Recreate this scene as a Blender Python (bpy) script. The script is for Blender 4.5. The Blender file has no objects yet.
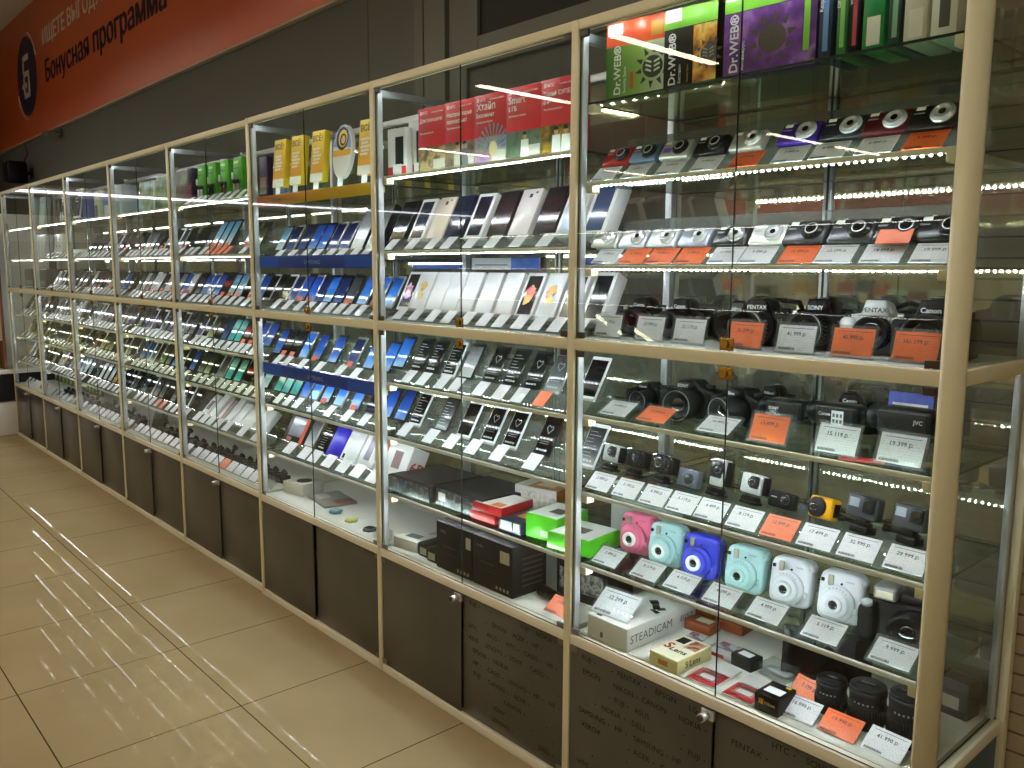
import bpy, bmesh, math, random
from mathutils import Vector, Matrix, Euler
R = random.Random(7)
sc = bpy.context.scene
COL = sc.collection
PI = math.pi

# ------------------------------------------------------------------ materials
def lin(c):
    if isinstance(c, str):
        c = tuple(int(c[i:i + 2], 16) / 255 for i in (0, 2, 4))
    return tuple(x / 12.92 if x <= .04045 else ((x + .055) / 1.055) ** 2.4 for x in c[:3]) + (1.0,)

MATS = {}
def mat(hexc, rough=.45, metal=0., spec=.5, coat=0., noise=0., nscale=30.):
    if spec == .5 and not metal and not coat and rough >= .3 and max(lin(hexc)[:3]) < .025:
        spec = .18      # matt black plastics
    key = (hexc, rough, metal, spec, coat, noise, nscale)
    if key in MATS:
        return MATS[key]
    m = bpy.data.materials.new('surface_' + hexc)
    m.use_nodes = True
    nt = m.node_tree
    b = nt.nodes['Principled BSDF']
    b.inputs['Base Color'].default_value = lin(hexc)
    b.inputs['Roughness'].default_value = rough
    b.inputs['Metallic'].default_value = metal
    b.inputs['Specular IOR Level'].default_value = spec
    b.inputs['Coat Weight'].default_value = coat
    if noise:
        tc = nt.nodes.new('ShaderNodeTexCoord')
        n = nt.nodes.new('ShaderNodeTexNoise'); n.inputs['Scale'].default_value = nscale
        n.inputs['Detail'].default_value = 4
        mx = nt.nodes.new('ShaderNodeMix'); mx.data_type = 'RGBA'
        c = lin(hexc)
        mx.inputs[6].default_value = tuple(x * (1 - noise) for x in c[:3]) + (1,)
        mx.inputs[7].default_value = tuple(min(1, x * (1 + noise)) for x in c[:3]) + (1,)
        nt.links.new(tc.outputs['Object'], n.inputs['Vector'])
        nt.links.new(n.outputs['Fac'], mx.inputs[0])
        nt.links.new(mx.outputs[2], b.inputs['Base Color'])
    MATS[key] = m
    return m

def emit(hexc, strength):
    key = ('e', hexc, strength)
    if key in MATS:
        return MATS[key]
    m = bpy.data.materials.new('lamp_' + hexc)
    m.use_nodes = True
    nt = m.node_tree; nt.nodes.clear()
    e = nt.nodes.new('ShaderNodeEmission'); o = nt.nodes.new('ShaderNodeOutputMaterial')
    e.inputs[0].default_value = lin(hexc); e.inputs[1].default_value = strength
    nt.links.new(e.outputs[0], o.inputs[0])
    MATS[key] = m
    return m

def clear(name, tint, refl=1.45, milk=0., milkc='FFFFFF', rough=.0, boost=1.0):
    """a clear sheet: straight transmission, Fresnel reflection, a little milkiness"""
    if name in MATS:
        return MATS[name]
    m = bpy.data.materials.new(name)
    m.use_nodes = True
    nt = m.node_tree; nt.nodes.clear()
    t = nt.nodes.new('ShaderNodeBsdfTransparent'); t.inputs[0].default_value = lin(tint)
    g = nt.nodes.new('ShaderNodeBsdfGlossy'); g.inputs['Roughness'].default_value = rough
    f = nt.nodes.new('ShaderNodeFresnel'); f.inputs[0].default_value = refl
    mx = nt.nodes.new('ShaderNodeMixShader'); o = nt.nodes.new('ShaderNodeOutputMaterial')
    base = t
    if milk:
        d = nt.nodes.new('ShaderNodeBsdfDiffuse'); d.inputs[0].default_value = lin(milkc)
        m2 = nt.nodes.new('ShaderNodeMixShader'); m2.inputs[0].default_value = milk
        nt.links.new(t.outputs[0], m2.inputs[1]); nt.links.new(d.outputs[0], m2.inputs[2])
        base = m2
    ge = nt.nodes.new('ShaderNodeNewGeometry')      # Fresnel on the outer faces only, a thin sheet has no total inner reflection
    inv = nt.nodes.new('ShaderNodeMath'); inv.operation = 'SUBTRACT'; inv.inputs[0].default_value = 1.
    mu = nt.nodes.new('ShaderNodeMath'); mu.operation = 'MULTIPLY'
    nt.links.new(ge.outputs['Backfacing'], inv.inputs[1])
    nt.links.new(inv.outputs[0], mu.inputs[0]); nt.links.new(f.outputs[0], mu.inputs[1])
    nt.links.new(mu.outputs[0], mx.inputs[0])
    nt.links.new(base.outputs[0], mx.inputs[1]); nt.links.new(g.outputs[0], mx.inputs[2])
    nt.links.new(mx.outputs[0], o.inputs[0])
    MATS[name] = m
    return m

def node_mat(name, build):
    if name in MATS:
        return MATS[name]
    m = bpy.data.materials.new(name)
    m.use_nodes = True
    build(m.node_tree, m.node_tree.nodes['Principled BSDF'])
    MATS[name] = m
    return m

def grad_mat(name, stops, axis=2, rough=.15, coord='Generated', noise=0.):
    def build(nt, b):
        tc = nt.nodes.new('ShaderNodeTexCoord'); s = nt.nodes.new('ShaderNodeSeparateXYZ')
        r = nt.nodes.new('ShaderNodeValToRGB')
        nt.links.new(tc.outputs[coord], s.inputs[0])
        src = s.outputs[axis]
        if noise:
            n = nt.nodes.new('ShaderNodeTexNoise'); n.inputs['Scale'].default_value = 5
            nt.links.new(tc.outputs[coord], n.inputs['Vector'])
            a = nt.nodes.new('ShaderNodeMath'); a.operation = 'MULTIPLY_ADD'
            a.inputs[1].default_value = noise
            nt.links.new(n.outputs['Fac'], a.inputs[0]); nt.links.new(src, a.inputs[2]); src = a.outputs[0]
        nt.links.new(src, r.inputs[0])
        el = r.color_ramp.elements
        while len(el) < len(stops):
            el.new(.5)
        for e, (p, c) in zip(el, stops):
            e.position = p; e.color = lin(c)
        nt.links.new(r.outputs[0], b.inputs['Base Color'])
        b.inputs['Roughness'].default_value = rough
    return node_mat(name, build)

def blotch_mat(name, cols, scale=6., rough=.35):
    """a printed picture of soft colour patches"""
    def build(nt, b):
        tc = nt.nodes.new('ShaderNodeTexCoord')
        n = nt.nodes.new('ShaderNodeTexNoise'); n.inputs['Scale'].default_value = scale; n.inputs['Detail'].default_value = 3
        r = nt.nodes.new('ShaderNodeValToRGB')
        nt.links.new(tc.outputs['Object'], n.inputs['Vector']); nt.links.new(n.outputs['Fac'], r.inputs[0])
        el = r.color_ramp.elements
        while len(el) < len(cols):
            el.new(.5)
        for i, (e, c) in enumerate(zip(el, cols)):
            e.position = .28 + .44 * i / max(1, len(cols) - 1); e.color = lin(c)
        nt.links.new(r.outputs[0], b.inputs['Base Color'])
        b.inputs['Roughness'].default_value = rough
    return node_mat(name, build)

BEIGE = mat('DCD7B4', .38)
BEIGE2 = mat('E4E0CA', .4)  # paler frame beige, the stronger light on the lower rails put into it
ALU = mat('C9CCCE', .35, .6)
STEEL = mat('9FA29E', .3, .85)
WHITE = mat('E4E2DC', .4)
PAPER = mat('E9E8EC', .55)
BLACK = mat('0D0D0E', .35)
SOFTBLK = mat('17171A', .5)
DARK = mat('26262A', .4)
GREY = mat('6C6E70', .4)
CHROME = mat('D8D8DA', .15, .6)
BRASS = mat('B08A3A', .25, 1.)
BROWN = mat('3A3020', .4)
LENSGLASS = mat('08080E', .05, 0., .8, 1.)
ORANGE = mat('E8622A', .5)
EDGE = mat('1A2A22', .25)
GLASS = clear('clear_door_glass', 'F4F8F4', 1.45)
SHELFGLASS = clear('shelf_glass', 'E6F0E8', 1.5)
ACRYL = clear('clear_acrylic', 'EDEFEE', 1.28, .08, 'D0D2CE')
ACRYL2 = clear('clear_holder', 'FAFBFA', 1.45, .02)
CASEPLASTIC = clear('clear_case', 'EEF0F2', 1.55)
LED = emit('EEF3FF', 230.)
LED_FAR = emit('F0F3FF', 130.)
LED_DIM = emit('EDF2D4', 95.)
LAMP = emit('FFEFD8', 38.)

# ------------------------------------------------------------------ mesh building
class MB:
    def __init__(self):
        self.bm = bmesh.new(); self.mats = []
    def mi(self, m):
        if m not in self.mats:
            self.mats.append(m)
        return self.mats.index(m)
    def _add(self, tmp, m, mtx):
        i = self.mi(m)
        vm = {}
        for v in tmp.verts:
            vm[v] = self.bm.verts.new(mtx @ v.co)
        for f in tmp.faces:
            try:
                nf = self.bm.faces.new([vm[v] for v in f.verts])
            except ValueError:
                continue
            nf.material_index = i; nf.smooth = f.smooth
        tmp.free()
        return self
    def box(self, lo, hi, m, bev=0., seg=2, mtx=None):
        t = bmesh.new()
        bmesh.ops.create_cube(t, size=1)
        s = [hi[i] - lo[i] for i in range(3)]; c = [(hi[i] + lo[i]) / 2 for i in range(3)]
        for v in t.verts:
            v.co = Vector([v.co[i] * s[i] + c[i] for i in range(3)])
        if bev:
            bmesh.ops.bevel(t, geom=t.edges[:], offset=min(bev, min(s) * .49), segments=seg, affect='EDGES', profile=.5)
            for f in t.faces:
                f.smooth = True
        return self._add(t, m, mtx or Matrix())
    def cyl(self, p0, p1, r0, m, r1=None, seg=20, cap=True):
        p0, p1 = Vector(p0), Vector(p1)
        r1 = r0 if r1 is None else r1
        t = bmesh.new()
        d = p1 - p0
        bmesh.ops.create_cone(t, cap_ends=cap, segments=seg, radius1=r0, radius2=r1, depth=d.length)
        for f in t.faces:
            f.smooth = len(f.verts) == 4
        q = Vector((0, 0, 1)).rotation_difference(d.normalized()).to_matrix().to_4x4()
        return self._add(t, m, Matrix.Translation((p0 + p1) / 2) @ q)
    def lathe(self, prof, m, mtx=None, seg=24, caps=True):
        """profile of (r, z) turned about the local z axis"""
        t = bmesh.new()
        rows = []
        for r, z in prof:
            rows.append([t.verts.new((r * math.cos(2 * PI * k / seg), r * math.sin(2 * PI * k / seg), z)) for k in range(seg)])
        for a, b in zip(rows, rows[1:]):
            for k in range(seg):
                f = t.faces.new((a[k], a[(k + 1) % seg], b[(k + 1) % seg], b[k])); f.smooth = True
        if caps and prof[0][0] > 1e-5:
            t.faces.new(rows[0][::-1])
        if caps and prof[-1][0] > 1e-5:
            t.faces.new(rows[-1])
        bmesh.ops.remove_doubles(t, verts=t.verts[:], dist=1e-6)
        return self._add(t, m, mtx or Matrix())
    def ball(self, c, r, m, sq=(1, 1, 1)):
        t = bmesh.new()
        bmesh.ops.create_uvsphere(t, u_segments=16, v_segments=10, radius=r)
        for v in t.verts:
            v.co = Vector([v.co[i] * sq[i] for i in range(3)])
        for f in t.faces:
            f.smooth = True
        return self._add(t, m, Matrix.Translation(c))
    def prism(self, pts, y0, y1, m, bev=0., seg=2, mtx=None, smooth=False):
        """outline in x-z pushed from y0 (front) to y1"""
        t = bmesh.new()
        vs = [t.verts.new((x, y0, z)) for x, z in pts]
        f = t.faces.new(vs)
        r = bmesh.ops.extrude_face_region(t, geom=[f])
        for v in r['geom']:
            if isinstance(v, bmesh.types.BMVert):
                v.co.y = y1
        bmesh.ops.recalc_face_normals(t, faces=t.faces[:])
        if bev:
            es = [e for e in t.edges if abs(e.verts[0].co.y - e.verts[1].co.y) < 1e-7]
            bmesh.ops.bevel(t, geom=es, offset=bev, segments=seg, affect='EDGES', profile=.5)
            for f in t.faces:
                f.smooth = True
        if smooth:
            for f in t.faces:
                f.smooth = len(f.verts) == 4
        return self._add(t, m, mtx or Matrix())
    def quad(self, pts, m):
        f = self.bm.faces.new([self.bm.verts.new(p) for p in pts]); f.material_index = self.mi(m)
        return self
    def tube(self, pts, r, m, seg=8):
        for a, b in zip(pts, pts[1:]):
            self.cyl(a, b, r, m, seg=seg)
        return self
    def mesh(self, name):
        bmesh.ops.recalc_face_normals(self.bm, faces=self.bm.faces[:])
        me = bpy.data.meshes.new(name)
        self.bm.to_mesh(me); self.bm.free()
        for m in self.mats:
            me.materials.append(m)
        return me
    def obj(self, name, parent=None, label=None):
        o = link(name, self.mesh(name), parent)
        if label:
            o['label'] = label
        return o

def link(name, me, parent=None):
    o = bpy.data.objects.new(name, me)
    COL.objects.link(o)
    if parent is not None:
        o.parent = parent
    return o
def tag(o, label, cat, group=None):
    o['label'] = label; o['category'] = cat
    if group:
        o['group'] = group
    return o
def thing(name, label, cat, loc=(0, 0, 0), rot=(0, 0, 0), group=None):
    o = link(name, None)
    o.empty_display_size = .02
    o.location = loc; o.rotation_euler = rot
    return tag(o, label, cat, group)
def struct(o):
    o['kind'] = 'structure'
    return o

TEXTS = {}
def raw_text(s, bold):
    cu = bpy.data.curves.new('lettering', 'FONT')
    cu.body = s; cu.size = 1.; cu.offset = bold; cu.resolution_u = 2
    o = bpy.data.objects.new('lettering', cu); COL.objects.link(o)
    dg = bpy.context.evaluated_depsgraph_get()
    dg.update()
    me = bpy.data.meshes.new_from_object(o.evaluated_get(dg))
    bpy.data.objects.remove(o); bpy.data.curves.remove(cu)
    pts = [(v.co.x, v.co.y) for v in me.vertices]
    faces = [tuple(p.vertices) for p in me.polygons]
    bpy.data.meshes.remove(me)
    return pts, faces
def text_mesh(s, bold=0.):
    """flat lettering in x-z facing -y, cap height 1, origin at the left end of the baseline"""
    key = (s, bold)
    if key in TEXTS:
        return TEXTS[key]
    if 'н' not in s:
        pts, faces = raw_text(s, bold)
    else:       # the font's outline for this letter overlaps itself: draw it from three bars
        pts, faces, pre = [], [], ''
        right = lambda t: max(p[0] for p in raw_text(t, bold)[0])
        for k, piece in enumerate(s.split('н')):
            if k:
                pre += 'п'
                xr = right(pre)
                for x0, y0, x1, y1 in ((xr - .43, 0, xr - .345, .54), (xr - .085, 0, xr, .54), (xr - .35, .235, xr - .08, .31)):
                    n = len(pts)
                    pts += [(x0, y0), (x1, y0), (x1, y1), (x0, y1)]; faces.append((n, n + 1, n + 2, n + 3))
            if piece.strip():
                q_, f_ = raw_text(piece, bold)
                dx = right(pre + piece) - max(p[0] for p in q_)
                n = len(pts)
                pts += [(x + dx, y) for x, y in q_]; faces += [tuple(i + n for i in f) for f in f_]
            pre += piece
    xs = [p[0] for p in pts] or [0, 1]
    x0, w = min(xs), max(xs) - min(xs)
    TEXTS[key] = ([((x - x0) / .72, y / .72) for x, y in pts], faces, w / .72)
    return TEXTS[key]

def put_text(mb, s, m, at, h=.01, width=None, centre=False, frame=None, bold=0., spin=0.):
    """frame: (origin, u, v) vectors; at=(u,v) of the baseline start"""
    pts, faces, w = text_mesh(s, bold)
    sx = h if width is None else width / w
    o, U, V = frame if frame else (Vector((0, 0, 0)), Vector((1, 0, 0)), Vector((0, 0, 1)))
    o, U, V = Vector(o), Vector(U), Vector(V)
    c, n = math.cos(spin), math.sin(spin)
    off = -w * sx / 2 if centre else 0.
    vs = []
    for x, y in pts:
        a, b = x * sx + off, y * h
        vs.append(mb.bm.verts.new(o + U * (at[0] + a * c - b * n) + V * (at[1] + a * n + b * c)))
    i = mb.mi(m)
    for f in faces:
        try:
            nf = mb.bm.faces.new([vs[k] for k in f]); nf.material_index = i
        except ValueError:
            pass
    return w * sx

def face_frame(size, face, eps=.0007):
    """origin at lower-left of a box face; the box spans x 0-centred, y 0..d (front at 0), z 0..h"""
    w, d, h = size
    if face == 'front':
        return Vector((-w / 2, -eps, 0)), Vector((1, 0, 0)), Vector((0, 0, 1))
    if face == 'right':
        return Vector((w / 2 + eps, 0, 0)), Vector((0, 1, 0)), Vector((0, 0, 1))
    if face == 'left':
        return Vector((-w / 2 - eps, d, 0)), Vector((0, -1, 0)), Vector((0, 0, 1))
    return Vector((-w / 2, 0, h + eps)), Vector((1, 0, 0)), Vector((0, 1, 0))

def pbox(name, label, cat, size, m, loc, rot=(0, 0, 0), prints=(), texts=(), shapes=None, group=None, bev=.0015, part='printed_panel'):
    """a carton with printed panels and lettering; prints (face,u0,v0,u1,v1,mat); texts (face,u,v,h,str,mat[,spin,bold])"""
    w, d, h = size
    me = MB().box((-w / 2, 0, 0), (w / 2, d, h), m, bev).mesh(name)
    o = link(name, me); o.location = (loc[0], loc[1], loc[2] + (d * math.sin(-rot[0]) if name not in ('phone_carton', 'tablet_carton') or -.12 < rot[0] < 0 else 0)); o.rotation_euler = rot
    tag(o, label, cat, group)
    if prints or shapes:
        mb = MB()
        for k, (f, u0, v0, u1, v1, pm) in enumerate(prints):
            O, U, V = face_frame(size, f, .0005 + .0002 * k)
            mb.quad([O + U * u0 + V * v0, O + U * u1 + V * v0, O + U * u1 + V * v1, O + U * u0 + V * v1], pm)
        if shapes:
            shapes(mb, size)
        mb.obj(part, o)
    if texts:
        mb = MB()
        for t in texts:
            f, u, v, th, s, tm = t[:6]
            put_text(mb, s, tm, (u, v), th, frame=face_frame(size, f, .0022), spin=t[6] if len(t) > 6 else 0., bold=t[7] if len(t) > 7 else .01)
        mb.obj('printed_lettering', o)
    return o

ORD = ['first', 'second', 'third', 'fourth', 'fifth', 'sixth', 'seventh', 'eighth', 'ninth', 'tenth', 'eleventh', 'twelfth', 'thirteenth', 'fourteenth', 'fifteenth', 'sixteenth']
CAB = {1: 'camera cabinet', 2: 'red-box cabinet', 3: 'yellow-box cabinet', 4: 'green-pack cabinet', 5: 'fifth cabinet from the corner post', 6: 'sixth cabinet from the corner post', 7: 'seventh cabinet from the corner post', 8: 'eighth cabinet from the corner post'}
SHN = {'A': 'top shelf', 'B': 'second shelf', 'C': 'middle shelf', 'D': 'fourth shelf', 'E': 'fifth shelf', 'F': 'sixth shelf', 'G': 'bottom deck'}

# ------------------------------------------------------------------ room
D = .44
def floor_nodes(nt, b):
    tc = nt.nodes.new('ShaderNodeTexCoord'); s = nt.nodes.new('ShaderNodeSeparateXYZ')
    nt.links.new(tc.outputs['Object'], s.inputs[0])
    def math_(op, a, v=None, a2=None):
        n = nt.nodes.new('ShaderNodeMath'); n.operation = op
        nt.links.new(a, n.inputs[0])
        if v is not None: n.inputs[1].default_value = v
        if a2 is not None: nt.links.new(a2, n.inputs[1])
        return n.outputs[0]
    def line(ax, off, step):
        x = math_('ADD', s.outputs[ax], off + step * 100)
        x = math_('DIVIDE', x, step)
        x = math_('FRACT', x)
        x = math_('SUBTRACT', x, .5)
        x = math_('ABSOLUTE', x)
        return math_('GREATER_THAN', x, .5 - .0022 / step)
    g = math_('MAXIMUM', line(0, 2.09, .6), None, line(1, .525, .57))
    n = nt.nodes.new('ShaderNodeTexNoise'); n.inputs['Scale'].default_value = 2.2; n.inputs['Detail'].default_value = 5
    nt.links.new(tc.outputs['Object'], n.inputs['Vector'])
    r = nt.nodes.new('ShaderNodeValToRGB')
    r.color_ramp.elements[0].position = .3; r.color_ramp.elements[0].color = lin('A08E6C')
    r.color_ramp.elements[1].position = .7; r.color_ramp.elements[1].color = lin('AB9976')
    nt.links.new(n.outputs['Fac'], r.inputs[0])
    mx = nt.nodes.new('ShaderNodeMix'); mx.data_type = 'RGBA'
    nt.links.new(g, mx.inputs[0]); nt.links.new(r.outputs[0], mx.inputs[6]); mx.inputs[7].default_value = lin('4A3C26')
    nt.links.new(mx.outputs[2], b.inputs['Base Color'])
    n2 = nt.nodes.new('ShaderNodeTexNoise'); n2.inputs['Scale'].default_value = 9
    nt.links.new(tc.outputs['Object'], n2.inputs['Vector'])
    mr = nt.nodes.new('ShaderNodeMapRange'); mr.inputs[3].default_value = .012; mr.inputs[4].default_value = .03
    nt.links.new(n2.outputs['Fac'], mr.inputs[0]); nt.links.new(mr.outputs[0], b.inputs['Roughness'])
    b.inputs['Specular IOR Level'].default_value = .010
FLOOR = node_mat('polished_tiles', floor_nodes)
X0, X1, Y0, ZC = -16., 4.5, -22., 3.96
struct(MB().box((X0, Y0, -.1), (X1, .6, 0), FLOOR).obj('floor'))
struct(MB().box((X0, Y0, ZC), (X1, .6, ZC + .1), mat('CFC2A4', .8)).obj('ceiling'))
WALLG = mat('56564C', .75, noise=.05, nscale=3)
struct(MB().box((X0, .5, 0), (X1, .6, ZC), WALLG).obj('wall_back'))
struct(MB().box((X0 - .1, Y0, 0), (X0, .6, ZC), mat('9A9484', .8)).obj('wall_left'))
struct(MB().box((X1, Y0, 0), (X1 + .1, .6, ZC), mat('9A9484', .8)).obj('wall_right'))
struct(MB().box((X0, Y0 - .1, 0), (X1, Y0, ZC), mat('9A9484', .8)).obj('wall_front'))
# grooved slat board on the wall beside and behind the cabinet
mb = MB()
pr = []
z = .0
SL = mat('B5A684', .55)
GR = mat('4A4030', .7)
while z < 2.1:
    mb.box((-1.3, .470, z + .005), (3.6, .492, z + .048), SL)
    z += .0485
mb.box((-1.3, .492, 0), (3.6, .4999, 2.13), GR)
struct(mb.obj('wall_back_slats'))
# fascia mouldings and the dark transom window above the showcases
TR = mat('5E5E52', .6)
mb = MB()
for xa, xb, y in ((-2.42, -2.36, .478), (-2.34, -2.2, .47), (-2.19, -2.08, .485)):
    mb.box((xa, y, 2.1), (xb, .4999, ZC), TR)
struct(mb.obj('trim_1'))
mb = MB()
mb.box((-2.06, .475, 2.30), (1.6, .4999, 2.405), TR).box((-2.06, .475, 3.0), (1.6, .4999, 3.1), TR)
mb.box((-2.07, .473, 2.298), (-2.0, .4998, 3.102), TR).box((1.5, .473, 2.298), (1.602, .4998, 3.102), TR)
fr = struct(mb.obj('window_1'))
MB().box((-1.999, .488, 2.4055), (1.499, .496, 2.9995), mat('1D1F18', .5, 0., .2)).obj('window_pane', fr)
struct(MB().box((-2.816, .4985, 2.0), (-2.806, .4999, 2.76), mat('4A473C', .7)).obj('trim_2'))

# ------------------------------------------------------------------ orange sign over the row
t = thing('sign_banner', 'long orange wall banner with a round purple badge and two lines of lettering', 'sign', (0, .5, 0))
def ban_nodes(nt, b):
    b.inputs['Base Color'].default_value = lin('C8581C'); b.inputs['Roughness'].default_value = .38
mb = MB().box((-11.5, -.03, 2.764), (-2.45, -.001, ZC - .005), node_mat('banner_orange', ban_nodes), .002)
for k in range(3):
    put_text(mb, 'ИЩЕТЕ ВЫГОДУ?', mat('D8CDB8', .6), (-8.22 + .008 * k, 3.515 + .003 * k), .135, width=1.78, frame=((0, -.0312 - .0003 * k, 0), (1, 0, 0), (0, 0, 1)))
for k in range(4):
    put_text(mb, 'Бонусная программа', mat('2A1526', .6), (-8.19 + .009 * k, 3.185 + .002 * k), .19, width=3.02, frame=((0, -.0312 - .0003 * k, 0), (1, 0, 0), (0, 0, 1)))
mb.obj('lettered_panel', t)
MB().box((-11.5, -.034, 2.756), (-2.45, -.001, 2.768), mat('B9A083', .4)).obj('edge_strip', t)
mb = MB()
mb.cyl((-8.86, -.036, 3.345), (-8.86, -.030, 3.345), .365, mat('2C1838', .5), seg=48)
bd = mb.obj('badge', t)
mb = MB()
gl = mat('D8CDB8', .6)
fr_ = (Vector((-8.86, -.0372, 3.345)), Vector((1, 0, 0)), Vector((0, 0, 1)))
def q(mb, a, b, c, d, m, F):
    O, U, V = F
    mb.quad([O + U * a + V * b, O + U * c + V * b, O + U * c + V * d, O + U * a + V * d], m)
for a in ((-.13, -.2, -.075, .2), (-.13, .145, .11, .2), (-.13, .0, .10, .05), (.06, -.2, .115, .03), (-.13, -.2, .10, -.15), (-.19, -.1, -.0, -.055)):
    q(mb, *a, gl, fr_)
mb.obj('badge_lettering', bd)
mb = MB()
ring = [(-8.86 + .40 * math.cos(a), -.033, 3.345 + .40 * math.sin(a)) for a in [math.radians(d) for d in range(20, 80, 6)]]
mb.tube(ring, .006, gl)
mb.obj('badge_rim', bd)
mb = MB()
ring = [(-8.86 + .40 * math.cos(a), -.033, 3.345 + .40 * math.sin(a)) for a in [math.radians(d) for d in range(200, 262, 6)]]
mb.tube(ring, .006, gl)
mb.obj('badge_rim', bd)

# loudspeaker and the small bracket on the wall
t = thing('loudspeaker', 'small black wall loudspeaker under the orange banner at the far end', 'speaker', (-9.05, .35, 2.445))
MB().box((-.1, -.09, -.105), (.1, .09, .105), BLACK, .02).obj('cabinet', t)
MB().box((-.085, -.096, -.09), (.085, -.088, .09), mat('050505', .9), .004).obj('grille', t)
MB().cyl((0, .08, 0), (0, .148, 0), .02, DARK).box((-.05, .135, -.05), (.05, .149, .05), DARK).obj('wall_bracket', t)
MB().tube([(-.03, .08, .10), (-.1, .14, .2), (-.2, .145, .30)], .004, BLACK).obj('cable', t)
t = thing('ceiling_camera', 'small grey security camera hanging just below the orange banner', 'camera', (-7.9, .497, 2.715))
MB().box((-.03, -.02, -.03), (.03, 0, .03), mat('55503F', .5), .004).obj('base', t)
MB().cyl((0, -.02, 0), (-.02, -.09, -.005), .009, mat('55503F', .5)).obj('arm', t)
MB().cyl((-.14, -.1, -.01), (.08, -.1, -.03), .028, mat('5C5746', .45)).obj('body', t)

# ------------------------------------------------------------------ ceiling lamps (run away from the showcases)
first = None
def lamp(x, y, L=1.12, z=3.0):
    global first
    lbl = 'linear ceiling lamp hanging in rows across the shop'
    if first is None:
        mb = MB().box((-.045, -L / 2, .004), (.045, L / 2, .05), WHITE, .006)
        r = mb.obj('ceiling_lamp')
        MB().box((-.036, -L / 2 + .015, -.004), (.036, L / 2 - .015, .0035), LAMP).obj('diffuser', r)
        MB().cyl((0, -.4, .05), (0, -.4, ZC - 3.0), .003, DARK, seg=6).obj('cord', r)
        MB().cyl((0, .4, .05), (0, .4, ZC - 3.0), .003, DARK, seg=6).obj('cord', r)
        first = r
    else:
        r = first.copy(); COL.objects.link(r)
        for ch in first.children:
            c = ch.copy(); COL.objects.link(c); c.parent = r
    r.location = (x, y, z)
    tag(r, lbl, 'lamp', 'linear ceiling lamps')
for x in (-8.4, -6.65, -4.9, -3.15, -1.4, .35, 2.1, 3.8):
    lamp(x, -1.35)
for x, y in ((-4.9, -3.42), (-3.17, -3.12), (-4.62, -7.3), (-4.60, -8.75), (2.1, -4.0), (3.8, -4.0), (.6, -8.), (3.0, -8.), (-8.2, -5.2), (-8.2, -8.6)):
    lamp(x, y)

# ------------------------------------------------------------------ showcases
SHELVES = {1: {'A': 1.963, 'B': 1.754, 'C': 1.533, 'D': 1.118, 'E': .898, 'F': .688}}
for k in range(2, 9):
    SHELVES[k] = {'A': 1.845, 'B': 1.583, 'D': 1.108, 'E': .906, 'F': .690}
SHELVES[3].update(A=1.822, B=1.555, D=1.083, E=.905, F=.686)
ZMID, ZBASE = 1.335, .486
def zshelf(bay, s):
    return ZMID if (s == 'C' and bay > 1) or s == 'M' else ZBASE if s == 'G' else SHELVES[bay][s]

def mirror_nodes(nt, b):
    b.inputs['Base Color'].default_value = lin('C2BFA8'); b.inputs['Metallic'].default_value = .76
    b.inputs['Roughness'].default_value = .035
MIRROR = node_mat('tinted_mirror', mirror_nodes)
def smoke_nodes(nt, b):
    tc = nt.nodes.new('ShaderNodeTexCoord')
    n = nt.nodes.new('ShaderNodeTexNoise'); n.inputs['Scale'].default_value = 4; n.inputs['Detail'].default_value = 6
    nt.links.new(tc.outputs['Object'], n.inputs['Vector'])
    r = nt.nodes.new('ShaderNodeValToRGB')
    r.color_ramp.elements[0].position = .35; r.color_ramp.elements[0].color = lin('48463E')
    r.color_ramp.elements[1].position = .75; r.color_ramp.elements[1].color = lin('55534A')
    nt.links.new(n.outputs['Fac'], r.inputs[0]); nt.links.new(r.outputs[0], b.inputs['Base Color'])
    b.inputs['Roughness'].default_value = .3
DOORG = node_mat('smoked_door_panel', smoke_nodes)
DOORTXT = mat('1A1812', .5)
PANELBLUE = mat('3C5A68', .45)
CABLBL = {1: 'nearest beige glass showcase holding cameras, its corner post at the row end',
          2: 'beige glass showcase with red boxes on top and white phone cartons',
          3: 'beige glass showcase with yellow boxes on top and blue shelf strips',
          4: 'beige glass showcase with green hanging packs on its top shelf',
          5: 'beige glass showcase fifth from the corner post, large picture cards on top',
          6: 'beige glass showcase sixth from the corner post, navy cartons on top',
          7: 'beige glass showcase seventh from the corner post, two tablets on top',
          8: 'farthest beige glass showcase beside the pegboard unit'}
WORDS = ['ACER', 'APPLE', 'ASUS', 'DELL', 'CANON', 'SONY', 'HTC', 'NOKIA', 'SAMSUNG', 'CASIO', 'LENOVO', 'EPSON', 'LG', 'FUJI', 'NIKON', 'HP', 'PENTAX', 'XEROX']
def glass_pane(name, lo, hi, parent):
    mb = MB().box(lo, hi, GLASS)
    mb.bm.faces.ensure_lookup_table()
    e = mb.mi(EDGE)
    for f in mb.bm.faces:
        f.normal_update()
        if abs(f.normal.y) < .5:
            f.material_index = e
    return mb.obj(name, parent)

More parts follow.
